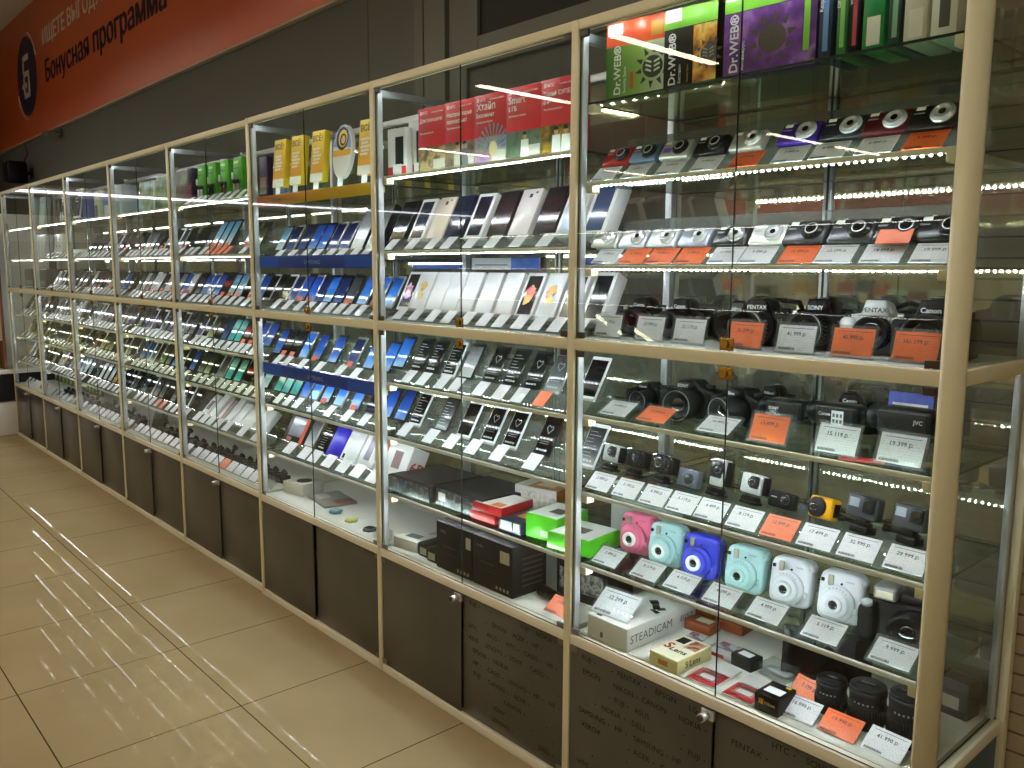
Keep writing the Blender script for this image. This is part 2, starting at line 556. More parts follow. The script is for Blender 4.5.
DX = {0: 0., 1: -.0068, 2: .0060, 3: .0006, 4: .002}
for bay in range(1, 9):
    xl, xr = -float(bay) + DX.get(bay, 0.), -float(bay) + 1. + DX.get(bay - 1, 0.)
    cab = thing('display_cabinet', CABLBL[bay], 'display cabinet', (xl + .5, -.010 if bay < 4 else 0., 0), (0, 0, 0), 'glass showcases in one long row')
    def P(mb, name, label=None):
        o = mb.obj(name, cab, label); o.location = (-(xl + .5), 0, 0); return o
    P(MB().box((xl - .0125, 0, 0), (xl + .0125, .03, 2.169), BEIGE, .002), 'post')
    xr_ = xr - .0129 if bay > 1 else -.0312
    xa = xl + .0125
    P(MB().box((xa, .001, 2.143), (xr_, .03, 2.169), BEIGE, .002), 'top_rail')
    P(MB().box((xa, .001, 1.305), (xr_, .03, 1.335), BEIGE, .002), 'middle_rail')
    P(MB().box((xa, .001, .4565), (xr_, .03, .486), BEIGE2, .002), 'base_rail')
    P(MB().box((xa, .001, 0.), (xr_, .03, .032), BEIGE2, .002), 'kick_rail')
    P(MB().box((xl - .012, .412, 0), (xl + .012, .436, 2.16), ALU, .002), 'rear_post')
    P(MB().box((xl - .011, .03, 2.118), (xl + .011, .412, 2.143), mat('8C8F90', .4, .3), .002), 'cross_bar')
    P(MB().box((xl + .0135, .012, .49), (xl + .0205, .034, 1.303), mat('BCBEC0', .35), .002).box((xl + .0135, .012, 1.338), (xl + .0205, .034, 2.135), mat('BCBEC0', .35), .002), 'inner_frame', 'white profile inside the post')
    P(MB().box((xa, .41, 2.12), (xr_, .432, 2.145), ALU, .002), 'rear_rail')
    P(MB().box((xl - .012, .4365, .03), (xr - .0125, .4415, 2.14), MIRROR), 'mirror_back')
    P(MB().box((xa, .031, ZMID - .01), (xr_, .434, ZMID), mat('C9CBC4', .3)), 'middle_deck')
    P(MB().box((xa, .031, ZBASE - .014), (xr_, .434, ZBASE), mat('DEDBD2', .35)), 'base_deck')
    P(MB().box((xl + .488, .428, .49), (xl + .512, .436, 2.13), STEEL, .001).box((xl + .497, .4265, .49), (xl + .503, .4279, 2.13), DARK), 'shelf_upright')
    # glass doors with hinges and locks
    mid = (xl + xr) / 2
    for z0, z1 in ((1.337, 2.141), (.488, 1.303)):
        up = z0 > 1
        for a, b, hx in ((xa + .003, mid - .001, xa + .005), (mid + .001, xr_ - .003, xr_ - .031)):
            g = glass_pane('glass_door', (a, .006, z0), (b, .010, z1), cab); g.location = (-(xl + .5), 0, 0)
            for hz in ((z0 + .001, z1 - .0172)):
                MB().box((hx, .0035, hz), (hx + .026, .0125, hz + .016), BROWN if up or hz > 1 else GREY, .001).obj('hinge', g)
            if b < mid:
                lz = z0 + .002 if up else z1 - .032
                lk = MB().box((mid - .022, .0015, lz), (mid + .014, .006, lz + .029), BRASS, .001)
                lk.cyl((mid - .006, -.006, lz + .015), (mid - .006, .002, lz + .015), .009, BRASS, seg=14)
                lk.obj('lock', g)
    # smoked doors below
    gap = .012 if bay in (3, 6, 7) else .003
    for j, (a, b) in enumerate(((xa + .002, mid - gap), (mid + gap * .4, xr_ - .002))):
        dz = .004 if j == 0 else .011
        dm = MB().box((a, dz, .034), (b, dz + .005, .4545), DOORG, .001)
        if bay == 1 or (bay == 2 and j == 1):
            mb = dm
            rr = random.Random(bay * 10 + j)
            zz = .425
            while zz > .06:
                x = a + .03 + rr.random() * .03
                while True:
                    s = rr.choice(WORDS); h = .016
                    w = text_mesh(s, .0)[2] * h
                    if x + w > b - .03:
                        break
                    if rr.random() < .75:
                        put_text(mb, s, DOORTXT, (x, zz), h, frame=((0, dz - .0006, 0), (1, 0, 0), (0, 0, 1)))
                    if rr.random() < .7:
                        q(mb, x + w + .012, zz + .004, x + w + .016, zz + .008, DOORTXT, (Vector((0, dz - .0006, 0)), Vector((1, 0, 0)), Vector((0, 0, 1))))
                    x += w + .03 + rr.random() * .02
                zz -= .040
        d = dm.obj('lower_door', cab)
        d.location = (-(xl + .5), 0, 0)
        for hz in (.436, .036):
            hx = a if j == 0 else b - .028
            MB().box((hx, dz - .003, hz), (hx + .028, dz + .006, hz + .018), mat('6E6654', .4), .001).obj('hinge', d)
        if j == 0 and bay != 3:
            lk = MB().box((b - .03, dz - .005, .425), (b + .006, dz + .006, .45), CHROME, .001)
            lk.cyl((b - .014, dz - .03, .437), (b - .014, dz - .004, .437), .011, CHROME, seg=16)
            lk.cyl((b - .014, dz - .034, .437), (b - .014, dz - .03, .437), .008, mat('2C2C2C', .4), seg=12)
            lk.obj('lock', d)
    # glass shelves
    for s, zz in SHELVES[bay].items():
        bare = bay == 1 and s == 'A'
        mb = MB().box((xa, .04, zz - .006), (xr_, .425, zz), SHELFGLASS)
        e = mb.mi(EDGE)
        mb.bm.normal_update()
        for f in mb.bm.faces:
            if abs(f.normal.z) < .5:
                f.material_index = e
        sh = P(mb, 'glass_shelf')
        if not bare:
            MB().box((xa + .002, .036, zz - .009), (xr_ - .002, .046, zz + .002), BEIGE2 if zz > 1 else WHITE, .0015).obj('shelf_edge', sh)
            mb = MB()
            x = xa + .03
            while x < xr_ - .03:
                mb.box((x - .0017, .0475, zz - (.0112 if bay < 3 else .0097)), (x + .0017, .052, zz - .007), LED if bay < 4 else LED_DIM if s == 'D' else LED_FAR)
                x += .0167
            mb.obj('led_dot_strip', sh)
        for bx in (xa, xr_ - .03):
            MB().box((bx, .032, zz - .028), (bx + .03, .062, zz - .0066), mat('CDBF98', .4), .002).obj('shelf_bracket', sh)
    mb = MB()
    x = xa + .04
    while x < xr_ - .03:
        mb.box((x - .0022, .040, ZMID - .0135), (x + .0022, .0445, ZMID - .0105), LED if bay < 4 else LED_FAR)
        x += .0167
    P(mb, 'led_dot_strip')
    mb = MB().box((xa + .02, .0305, 2.151), (xr_ - .02, .040, 2.158), WHITE)  # added LED strip, hidden behind the top rail to brighten the top shelf
    x = xa + .03
    while x < xr_ - .03:
        mb.box((x - .003, .0315, 2.147), (x + .003, .0365, 2.1505), LED)
        x += .055
    P(mb, 'led_dot_strip')
    if bay == 1:
        pts = []
        r = .036
        for i in range(9):
            a = math.radians(-90 + i * 90 / 8)
            pts.append((-.031 + r * math.cos(a), r + r * math.sin(a)))
        mb = MB(); bm = mb.bm
        lo = [bm.verts.new((x, y, 0)) for x, y in [(-.035, 0.)][:0] + pts + [(-.031, r)]]
        hi = [bm.verts.new((v.co.x, v.co.y, 2.169)) for v in lo]
        n = len(lo); i = mb.mi(BEIGE)
        for k in range(n):
            f = bm.faces.new((lo[k], lo[(k + 1) % n], hi[(k + 1) % n], hi[k])); f.material_index = i; f.smooth = k < 8
        bm.faces.new(lo[::-1]); bm.faces.new(hi)
        P(mb, 'corner_post')
        P(MB().box((-.012, .418, 0), (.008, .445, 2.169), BEIGE, .002), 'rear_corner_post')
        P(MB().box((-.028, .40, .49), (-.0125, .432, 2.14), ALU, .002), 'rear_inner_profile')
        for z0, z1, bm_ in ((2.143, 2.169, BEIGE), (1.305, 1.335, BEIGE), (.4565, .486, BEIGE2), (0, .032, BEIGE2)):
            P(MB().box((-.02, .036, z0), (.0, .4175, z1), bm_, .002), 'side_rail')
        for z0, z1 in ((1.3355, 2.1425), (.4865, 1.3045)):
            mb = MB().box((-.012, .037, z0), (-.008, .40, z1), GLASS)
            P(mb, 'side_glass')
        P(MB().box((-.014, .037, .033), (-.006, .417, .456), PANELBLUE), 'side_panel', 'blue-grey panel under the side glass')

# opposite display units seen only in the mirrors, and the pegboard unit at the far end
def peg_nodes(nt, b):
    tc = nt.nodes.new('ShaderNodeTexCoord')
    mp = nt.nodes.new('ShaderNodeMapping'); mp.inputs['Scale'].default_value = (40, 40, 40)
    nt.links.new(tc.outputs['Object'], mp.inputs[0])
    fr = nt.nodes.new('ShaderNodeVectorMath'); fr.operation = 'FRACTION'
    nt.links.new(mp.outputs[0], fr.inputs[0])
    sb = nt.nodes.new('ShaderNodeVectorMath'); sb.operation = 'SUBTRACT'; sb.inputs[1].default_value = (.5, .5, .5)
    nt.links.new(fr.outputs[0], sb.inputs[0])
    sp = nt.nodes.new('ShaderNodeSeparateXYZ'); nt.links.new(sb.outputs[0], sp.inputs[0])
    def mm(op, a, b_=None, v=None):
        n = nt.nodes.new('ShaderNodeMath'); n.operation = op; nt.links.new(a, n.inputs[0])
        if b_ is not None: nt.links.new(b_, n.inputs[1])
        if v is not None: n.inputs[1].default_value = v
        return n.outputs[0]
    ax = PEG_AX
    d = mm('ADD', mm('MULTIPLY', sp.outputs[ax], sp.outputs[ax]), mm('MULTIPLY', sp.outputs[2], sp.outputs[2]))
    g = mm('LESS_THAN', d, None, .03)
    mx = nt.nodes.new('ShaderNodeMix'); mx.data_type = 'RGBA'
    nt.links.new(g, mx.inputs[0]); mx.inputs[6].default_value = lin('C2BBA2'); mx.inputs[7].default_value = lin('3A352A')
    nt.links.new(mx.outputs[2], b.inputs['Base Color'])
PEG_AX = 0
PEGX = node_mat('pegboard_x', peg_nodes)
PEG_AX = 1
PEGY = node_mat('pegboard_y', peg_nodes)

t = thing('pegboard_unit', 'white pegboard display unit standing at the far end of the showcases', 'display unit', (-8.05, 0, 0))
MB().box((-.3, -1.3, .0), (-.02, .43, .30), WHITE, .004).obj('base', t)
MB().box((-.28, -1.28, .32), (-.06, .42, .56), DARK).obj('recess', t)
MB().box((-.3, -1.3, .56), (-.02, .43, .60), WHITE, .003).obj('shelf', t)
MB().box((-.34, -1.3, .0), (-.305, .43, 2.0), WHITE).obj('back_panel', t)
MB().box((-.30, -1.3, .86), (-.05, -.051, 1.75), PEGY).obj('pegboard', t)
MB().box((-.30, -.05, .6), (-.035, -.03, 1.9), mat('7A4A30', .5)).obj('upright', t, 'orange-brown upright')
for i in range(7):
    pbox('yellow_package', f'yellow-green package on the pegboard unit shelf, {ORD[i]} from the showcase', 'package', (.07, .03, .22), [mat('C9B62E', .35), mat('A8A02A', .35)][i % 2],
         (-8.2, -.10 - i * .085, .601), (0, 0, PI / 2), prints=[('front', .012, .05, .058, .1, mat('8A5A20', .4)), ('front', .01, .14, .06, .2, mat('E8DC8A', .4))], group='yellow packages on the far shelf')

GOODS = ['B4DCC0', 'E8E4D8', 'B04A34', '3E5C88', 'C9A34A', '2C2C30', '86A878', 'C8683A', 'B8C4C8', '6E3A36']
def gondola(x, y, w, rot, cols, kind, seed):
    rr = random.Random(seed)
    n = seed % 20
    t = thing('shop_gondola', f'open shop shelving unit across the aisle, {ORD[n]} along, seen in the mirrors', 'shelving', (x, y, 0), (0, 0, rot), 'gondolas across the aisle')
    MB().box((-w / 2, -.03, 0), (w / 2, .0, 2.25), PEGX if kind else mat('A89B78', .6)).obj('back_panel', t)
    MB().box((-w / 2, 0, 0), (w / 2, .4, .16), mat('B8B2A0', .5)).obj('plinth', t)
    MB().box((-w / 2, -.04, 2.0), (w / 2, .05, 2.3), mat(cols, .5)).obj('header', t)
    for s in (-1, 1):
        MB().box((s * w / 2 - .02, -.03, 0), (s * w / 2 + .02, .03, 2.3), mat('C8BC98', .4)).obj('upright', t)
    M = Matrix.Translation((x, y, 0)) @ Matrix.Rotation(rot, 4, 'Z')
    for zi, z in enumerate((.5, .85, 1.2, 1.55)):
        MB().box((-w / 2 + .02, .001, z - .02), (w / 2 - .02, .34, z), mat('C9CFC4', .3)).obj('shelf', t)
        MB().box((-w / 2 + .04, .30, z + .325), (w / 2 - .04, .32, z + .33), emit('FFF3DC', 22.)).obj('shelf_lamp', t)
        xx = -w / 2 + .1
        k = 0
        while xx < w / 2 - .12:
            bw = .1 + rr.random() * .12; h = .1 + rr.random() * .16
            if rr.random() < .85:
                p = M @ Vector((xx + bw / 2, .3, z + .001))
                pbox('boxed_product', f'{["green", "pale", "red", "blue", "mustard", "black"][k % 6]} boxed product, {ORD[k]} on {ORD[zi]} shelf of {ORD[n]} unit across the aisle', 'product box',
                     (bw - .02, .12, h), mat(GOODS[rr.randrange(10)], .4), p, (0, 0, rot + PI), prints=[('front', .02, .03, bw - .04, h * .55, mat('E6E4DA', .5))], group='boxes on the opposite shelving')
            k += 1; xx += bw + .01
for i, (x, c, kd) in enumerate(((-1.1, 'A8401C', 1), (-2.5, '8C2C18', 0), (-3.9, 'B5481E', 1), (-5.3, 'A8401C', 0), (-6.7, 'B5481E', 1))):
    gondola(x, -4.9, 1.36, 0, c, kd, i)

# ------------------------------------------------------------------ price tags
def tag_nodes(col, ink):
    def build(nt, b):
        tc = nt.nodes.new('ShaderNodeTexCoord'); s = nt.nodes.new('ShaderNodeSeparateXYZ')
        nt.links.new(tc.outputs['Generated'], s.inputs[0])
        mp = nt.nodes.new('ShaderNodeMapping'); mp.inputs['Scale'].default_value = (26, 1, 9)
        nt.links.new(tc.outputs['Generated'], mp.inputs[0])
        n = nt.nodes.new('ShaderNodeTexNoise'); n.inputs['Scale'].default_value = 1.; n.inputs['Detail'].default_value = 1
        nt.links.new(mp.outputs[0], n.inputs['Vector'])
        w = nt.nodes.new('ShaderNodeMath'); w.operation = 'MULTIPLY'; w.inputs[1].default_value = 11
        nt.links.new(s.outputs[2], w.inputs[0])
        f = nt.nodes.new('ShaderNodeMath'); f.operation = 'FRACT'; nt.links.new(w.outputs[0], f.inputs[0])
        g = nt.nodes.new('ShaderNodeMath'); g.operation = 'GREATER_THAN'; g.inputs[1].default_value = .55
        nt.links.new(f.outputs[0], g.inputs[0])
        h = nt.nodes.new('ShaderNodeMath'); h.operation = 'GREATER_THAN'; h.inputs[1].default_value = .52
        nt.links.new(n.outputs['Fac'], h.inputs[0])
        a = nt.nodes.new('ShaderNodeMath'); a.operation = 'MULTIPLY'
        nt.links.new(g.outputs[0], a.inputs[0]); nt.links.new(h.outputs[0], a.inputs[1])
        a2 = nt.nodes.new('ShaderNodeMath'); a2.operation = 'MULTIPLY'; a2.inputs[1].default_value = .32
        nt.links.new(a.outputs[0], a2.inputs[0])
        mx = nt.nodes.new('ShaderNodeMix'); mx.data_type = 'RGBA'
        nt.links.new(a2.outputs[0], mx.inputs[0]); mx.inputs[6].default_value = lin(col); mx.inputs[7].default_value = lin(ink)
        nt.links.new(mx.outputs[2], b.inputs['Base Color']); b.inputs['Roughness'].default_value = .35
    return build
TAGW = node_mat('tag_paper_white', tag_nodes('DAD9DE', '606066'))
TAGO = node_mat('tag_paper_orange', tag_nodes('EE6A2E', '7A3010'))
INK = mat('2A2A2E', .6)
TAGME = {}
def price_tag(x, y, z, lean, label, orange=False, size=(.085, .062), price=None, holder=False, yaw=0., group=None):
    key = (orange, size)
    if key not in TAGME:
        w, h = size
        TAGME[key] = MB().box((-w / 2, 0, 0), (w / 2, .0012, h), TAGO if orange else TAGW).mesh('price_tag')
    o = link('price_tag', TAGME[key]); o.location = (x, y, z); o.rotation_euler = (-lean, 0, yaw)
    tag(o, label, 'price tag', group)
    if price:
        w, h = size
        k2 = (price, size)
        if k2 not in TAGME:
            mb = MB()
            F = (Vector((0, -.0006, 0)), Vector((1, 0, 0)), Vector((0, 0, 1)))
            put_text(mb, price, INK, (0, h * .60), h * .15, centre=True, frame=F, bold=.015)
            x_ = -w * .44
            rr = random.Random(len(TAGME))
            while x_ < 0:
                b = .0008 + rr.random() * .0018
                q(mb, x_, h * .05, x_ + b, h * .14, INK, F); x_ += b + .0009
            q(mb, -w * .40, h * .87, w * .42, h * .89, INK, F)
            TAGME[k2] = mb.mesh('price_lettering')
        link('price_lettering', TAGME[k2], o)
    if holder:
        k3 = ('holder', size)
        if k3 not in TAGME:
            w, h = size
            TAGME[k3] = MB().box((-w / 2 - .006, -.0025, -.006), (w / 2 + .006, -.0012, h + .007), ACRYL2).box((-w / 2 - .006, .0018, -.006), (w / 2 + .006, .0032, h + .007), ACRYL2).mesh('clear_holder')
        link('clear_holder', TAGME[k3], o)
    return o

def display_rail(bay, s, lean=math.radians(48), back=True, x0=None, x1=None, deep=0.):
    """clear acrylic shelf insert: sloped ticket strip in front and a sloped rest behind it"""
    z = zshelf(bay, s)
    xl = -bay + .02 if x0 is None else x0
    xr = -bay + .98 if x1 is None else x1
    if bay == 1 and x1 is None:
        xr = -.045
    mb = MB()
    L = .064
    dy, dz = math.sin(lean), math.cos(lean)
    y0, z0 = .056, z + .003
    nrm = Vector((0, dz, -dy)) * .002
    def slab(a, b):
        a, b = Vector(a), Vector(b)
        n = Vector((0, (b - a).z, -(b - a).y)).normalized() * .002
        vs = [(xl, a.y, a.z), (xr, a.y, a.z), (xr, b.y, b.z), (xl, b.y, b.z)]
        lo = [mb.bm.verts.new(v) for v in vs]
        hi = [mb.bm.verts.new((v[0], v[1] + n.y, v[2] + n.z)) for v in vs]
        i = mb.mi(ACRYL)
        for f in ((lo[0], lo[1], lo[2], lo[3]), (hi[3], hi[2], hi[1], hi[0]), (lo[0], lo[3], hi[3], hi[0]), (lo[1], hi[1], hi[2], lo[2]), (lo[0], hi[0], hi[1], lo[1]), (lo[3], lo[2], hi[2], hi[3])):
            mb.bm.faces.new(f).material_index = i
    e = (0, y0 + L * dy, z0 + L * dz)
    slab((0, y0, z0), e)
    if back == 'flat':
        slab((0, e[1] + .0015, z + .037), (0, .235, z + .037))
        slab((0, .2365, z + .037), (0, .2365, z + .002))
    elif back:
        l2 = math.radians(31)
        b0 = (0, e[1] + .022 + deep * .9, max(z + .006, e[2] - .012 - deep * .5))
        slab((0, e[1] + .0012, e[2] - .013), b0)
        slab((0, b0[1] + .0012, b0[2]), (0, b0[1] + .11 * math.sin(l2), b0[2] + .11 * math.cos(l2)))
        slab((0, b0[1] + .004 + .11 * math.sin(l2), b0[2] + .11 * math.cos(l2)), (0, b0[1] + .11 * math.sin(l2) + .012, z + .004))
        b0 = None
    o = mb.obj('acrylic_stand')
    tag(o, f'clear acrylic display stand along the {SHN[s]} of the {CAB[bay]}', 'display stand')
    return o
RAIL_Y, RAIL_Z = .056, .003
LEAN = math.radians(48)
PH_Y, PH_Z = .107, .0385      # where a phone's foot rests on the stand

def tags_on_rail(bay, s, xs, orange=(), size=(.045, .058), far=False, stuff=None):
    z = zshelf(bay, s)
    for i, x in enumerate(xs):
        y = RAIL_Y + .004 * math.sin(LEAN) - .0022; zz = z + RAIL_Z + .004 * math.cos(LEAN) + .0022
        if stuff is not None:
            stuff.append((x, y, zz)); continue
        c = 'orange' if i in orange else 'white'
        price_tag(x, y, zz, LEAN, f'{c} price tag, {ORD[i]} from left, {SHN[s]}, {CAB[bay]}', i in orange, size, group='price tags')

# ------------------------------------------------------------------ phones
def wall_mat(name):
    S = {
        'blue': [(0., '7FA6E0'), (.35, '2F62C8'), (1., '16307E')],
        'bright': [(0., 'A8CCF4'), (.4, '3B82E0'), (1., '1C4FB0')],
        'navy': [(0., '4A5E9C'), (.4, '232F66'), (1., '10142E')],
        'ice': [(0., 'D6E6EE'), (.5, '7FB2D0'), (1., '4C7EA4')],
        'teal': [(0., '63C6C4'), (.5, '2FA0A4'), (.62, '9ED8D0'), (1., '1F8088')],
        'black': [(0., '0B0B0D'), (.5, '101014'), (1., '0A0A0C')],
        'grey': [(0., 'C4C6C8'), (.5, '7C8084'), (1., '43464A')],
        'slate': [(0., '9A9EA0'), (.3, '4C5054'), (1., '24272B')],
        'white': [(0., 'E2E2E6'), (.5, 'DADCE2'), (1., 'C4C8D0')],
        'rose': [(0., 'D0B2A6'), (.5, 'C09A90'), (1., '8C6A66')],
        'plum': [(0., '7A6A9C'), (.4, '3C2C5C'), (1., '241830')],
        'red': [(0., '1A1214'), (.35, '2A1012'), (.55, 'B03A34'), (.75, '2C1216'), (1., '120A0C')],
        'gold': [(0., 'D8B060'), (.4, '8A6A34'), (1., '2E2414')],
        'green': [(0., 'B8C890'), (.4, '4A5638'), (1., '1C2018')],
    }
    m = grad_mat('screen_' + name, S[name], 2, .06)
    m.node_tree.nodes['Principled BSDF'].inputs['Specular IOR Level'].default_value = .09
    return m
FRAME = {'k': mat('121214', .25, .3), 'w': mat('E2E2E4', .3), 's': mat('B4B6BA', .25, .6), 'g': mat('C8A878', .3, .5)}
PHME = {}
def phone(x, bay, s, col, fr='k', label=None, i=0, w=.072, h=.142, sticker=False, txt=None, yoff=0., zoff=0., lean=math.radians(31), yaw=0.):
    z = zshelf(bay, s)
    key = (fr, w, h)
    if key not in PHME:
        PHME[key] = MB().box((-w / 2, 0, 0), (w / 2, .008, h), FRAME[fr], .0035, 2).mesh('smartphone')
    k2 = (col, w, h)
    if k2 not in PHME:
        PHME[k2] = MB().box((-w / 2 + .004, -.0005, .013 if col != 'slabgrey' else .002), (w / 2 - .004, .0005, h - .012), wall_mat(col)).mesh('screen')
    o = link('smartphone', PHME[key]); o.location = (x, PH_Y + yoff, z + PH_Z + zoff); o.rotation_euler = (-lean, 0, yaw)
    CN = {'blue': 'deep blue', 'bright': 'bright blue', 'navy': 'navy', 'ice': 'pale blue', 'teal': 'teal', 'black': 'black', 'grey': 'grey', 'slate': 'dark grey', 'white': 'white', 'rose': 'rose', 'plum': 'purple', 'red': 'black and red', 'gold': 'gold', 'green': 'olive'}
    tag(o, label or f'{CN[col]} screened smartphone, {ORD[i]} from left, {SHN[s]}, {CAB[bay]}', 'smartphone', f'smartphones on the {SHN[s]} of the {CAB[bay]}')
    link('screen', PHME[k2], o)
    if txt:
        k3 = ('txt', txt, w, h)
        if k3 not in PHME:
            mb = MB(); F = (Vector((0, -.0012, 0)), Vector((1, 0, 0)), Vector((0, 0, 1))); T = mat('C8CACE', .5)
            if txt == 'heart':
                m_ = Matrix()
                pts = [(-.012, h * .66), (0, h * .55), (.014, h * .68), (.009, h * .74), (.002, h * .70), (-.006, h * .75), (-.013, h * .70), (-.012, h * .66)]
                for a, b in zip(pts, pts[1:]):
                    mb.cyl((a[0], -.0013, a[1]), (b[0], -.0013, b[1]), .0007, T, seg=5)
                for k in range(2):
                    q(mb, -w * .3, h * (.36 - .05 * k), w * .25, h * (.36 - .05 * k) + .0012, T, F)
            else:
                rr = random.Random(3)
                for k in range(9):
                    y = h * .18 + k * h * .078
                    q(mb, -w * .36, y, -w * .36 + w * (.3 + rr.random() * .4), y + .0014, T, F)
            for k in range(4):
                q(mb, -w * .34 + k * .012, h * .14, -w * .34 + k * .012 + .008, h * .14 + .006, T, F)
            PHME[k3] = mb.mesh('printed_lettering')
        link('printed_lettering', PHME[k3], o)
    if sticker:
        if 'stick' not in PHME:
            PHME['stick'] = MB().box((-.02, -.0045, .002), (.02, -.0035, .028), mat('E0623C', .5)).mesh('orange_sticker')
        link('orange_sticker', PHME['stick'], o)
    return o

def phone_row(bay, s, xs, cols, fr=None, stick=(), txt=None, **kw):
    for i, x in enumerate(xs):
        phone(x, bay, s, cols[i % len(cols)], (fr or 'k')[i % len(fr or 'k')], None, i, sticker=i in stick, txt=(txt or {}).get(i), **kw)

# ------------------------------------------------------------------ cameras
def ry(mb_fn):
    return mb_fn
def put(root, mb, name, label=None):
    return mb.obj(name, root, label)
SIL = mat('CFD0D3', .25, .35)
FR0 = (Vector((0, 0, 0)), Vector((1, 0, 0)), Vector((0, 0, 1)))
def fframe(y):
    return (Vector((0, y, 0)), Vector((1, 0, 0)), Vector((0, 0, 1)))

def compact(x, s, body, cname, lens='s', i=0, big=1., extra='', brand=None):
    z = zshelf(1, s)
    w, h, d = .092 * big, .056 * big, .022
    t = thing('compact_camera', f'{cname} compact camera, {ORD[i]} from left on the {SHN[s]} of the camera cabinet', 'camera', (x, PH_Y + .004, z + PH_Z + .002), (-math.radians(36), 0, 0), f'compact cameras on the {SHN[s]}')
    put(t, MB().box((-w / 2, -d, 0), (w / 2, 0, h), mat(body, .22, .35), .006, 3), 'body')
    c = (.016 * big, .029 * big)
    mb = MB()
    ring = {'s': SIL, 'k': mat('1C1C20', .2, .5), 'c': CHROME}[lens]
    rr = .0225 * big
    Mx = Matrix.Translation((c[0], -d, c[1])) @ Matrix.Rotation(PI / 2, 4, 'X')
    mb.lathe([(rr, -.002), (rr, .004), (rr * .93, .0055), (rr * .8, .0055), (rr * .78, .009), (rr * .6, .010), (rr * .56, .007), (rr * .42, .0065), (.0, .006)], ring, Mx, 28)
    ln = put(t, mb, 'lens')
    mb = MB().cyl((c[0], -d - .0066, c[1]), (c[0], -d - .0080, c[1]), rr * (.48 if lens == 'k' else .3), LENSGLASS, seg=20)
    for k in range(3):
        mb.lathe([(rr * (.70 + .09 * k), .0098 - .0016 * k), (rr * (.72 + .09 * k), .0102 - .0016 * k)], mat('2A2A2E', .4), Mx, 24, False)
    put(ln, mb, 'lens_glass')
    if lens == 'k':
        put(ln, MB().lathe([(rr * .50, .0100), (rr * .54, .0112), (rr * .60, .0100)], SIL, Mx, 28, False), 'silver_rim')
    put(t, MB().box((-w * .40, -d - .0012, h * .78), (-w * .22, -d + .001, h * .92), mat('E8E8DC', .15), .0006), 'flash')
    put(t, MB().cyl((-w * .25, -d / 2, h), (-w * .25, -d / 2, h + .004), .006, SIL).cyl((w * .1, -d / 2, h), (w * .1, -d / 2, h + .002), .004, DARK), 'shutter_button')
    mb = MB()
    if brand:
        put_text(mb, brand, mat('D8D8DC', .4) if body[0] in '0123456' else mat('3A3A40', .4), (-w * .43, h * .58), .0055, frame=fframe(-d - .0006))
    else:
        q(mb, -w * .42, h * .6, -w * .2, h * .66, mat('8A8A90', .4), fframe(-d - .0006))
    if extra == 'sticker':
        q(mb, -w * .40, h * .28, -w * .12, h * .56, mat('4A3AA8', .4), fframe(-d - .0008))
    put(t, mb, 'printed_lettering')
    return t
BX = [-.955, -.861, -.760, -.654, -.550, -.418, -.314, -.220, -.125]
for i, (x, c, n, l, e) in enumerate(zip(BX, ['B02E26', '5C6A80', 'B6B2A8', '141416', 'B8B4AC', '4A2A9C', '2A2C34', '5A1420', '1C1012'],
                                       ['red', 'slate blue', 'silver grey', 'black', 'silver', 'violet', 'charcoal', 'dark red', 'black shiny'], 'kkkkcsssc', ['', '', 'sticker', '', '', '', '', '', ''])):
    compact(x, 'B', c, n, l, i, 1. if i < 5 else 1.08, e)
CX = [-.993, -.892, -.793, -.692, -.586, -.485, -.391, -.282, -.181, -.095]
for i, (x, c, n, l, b) in enumerate(zip(CX, ['D0CEC8', 'C4C6D0', 'CCCCD4', 'A2A4B8', '2C2C32', 'E4E2DC', '3A3C42', '38383E', '242226', '1E1E20'],
                                        ['pale silver', 'silver', 'silver white', 'lavender grey', 'dark grey', 'white', 'charcoal', 'black grey', 'black', 'black end'], 'cccscskkkk', [None] * 4 + ['SONY', None, 'Canon', 'Canon', 'SONY', 'Canon'])):
    compact(x, 'C', c, n, l, i, 1.0 if i < 6 else 1.12, '', b)
WT = ['6 990 р.', '7 490 р.', '8 990 р.', '9 490 р.', '5 990 р.', '7 990 р.', '8 490 р.', '6 490 р.', '9 990 р.']
for s in ('B', 'C', 'E'):
    display_rail(1, s, back='flat' if s == 'E' else True, deep=.0)
yT = RAIL_Y + .0006; zT = RAIL_Z + .0045
for i, x in enumerate([-.967, -.860, -.748, -.640, -.530, -.417, -.325, -.222, -.124]):
    o = i in (4, 8)
    price_tag(x, yT, zshelf(1, 'B') + zT, LEAN, f'{"orange" if o else "white"} price tag under the {ORD[i]} compact camera on the second shelf', o, (.078, .056), WT[i], group='camera price tags')
for i, x in enumerate([-.957, -.860, -.768, -.675, -.575, -.488, -.385, -.298, -.195, -.092]):
    o = i in (1, 2, 3, 6)
    price_tag(x, yT, zshelf(1, 'C') + zT, LEAN, f'{"orange" if o else "white"} price tag under the {ORD[i]} compact camera on the middle shelf', o, (.084, .058), ['7 990 р.', '8 990 р.', '9 490 р.', '9 990 р.', '11 990 р.', '9 990 р.', '12 490 р.', '12 199 р.', '14 999 р.', '19 999 р.'][i], group='camera price tags')
price_tag(-.178, PH_Y - .03, zshelf(1, 'C') + .047, math.radians(36), 'orange discount card lying on the ninth compact camera of the middle shelf', True, (.07, .036), group='camera price tags')

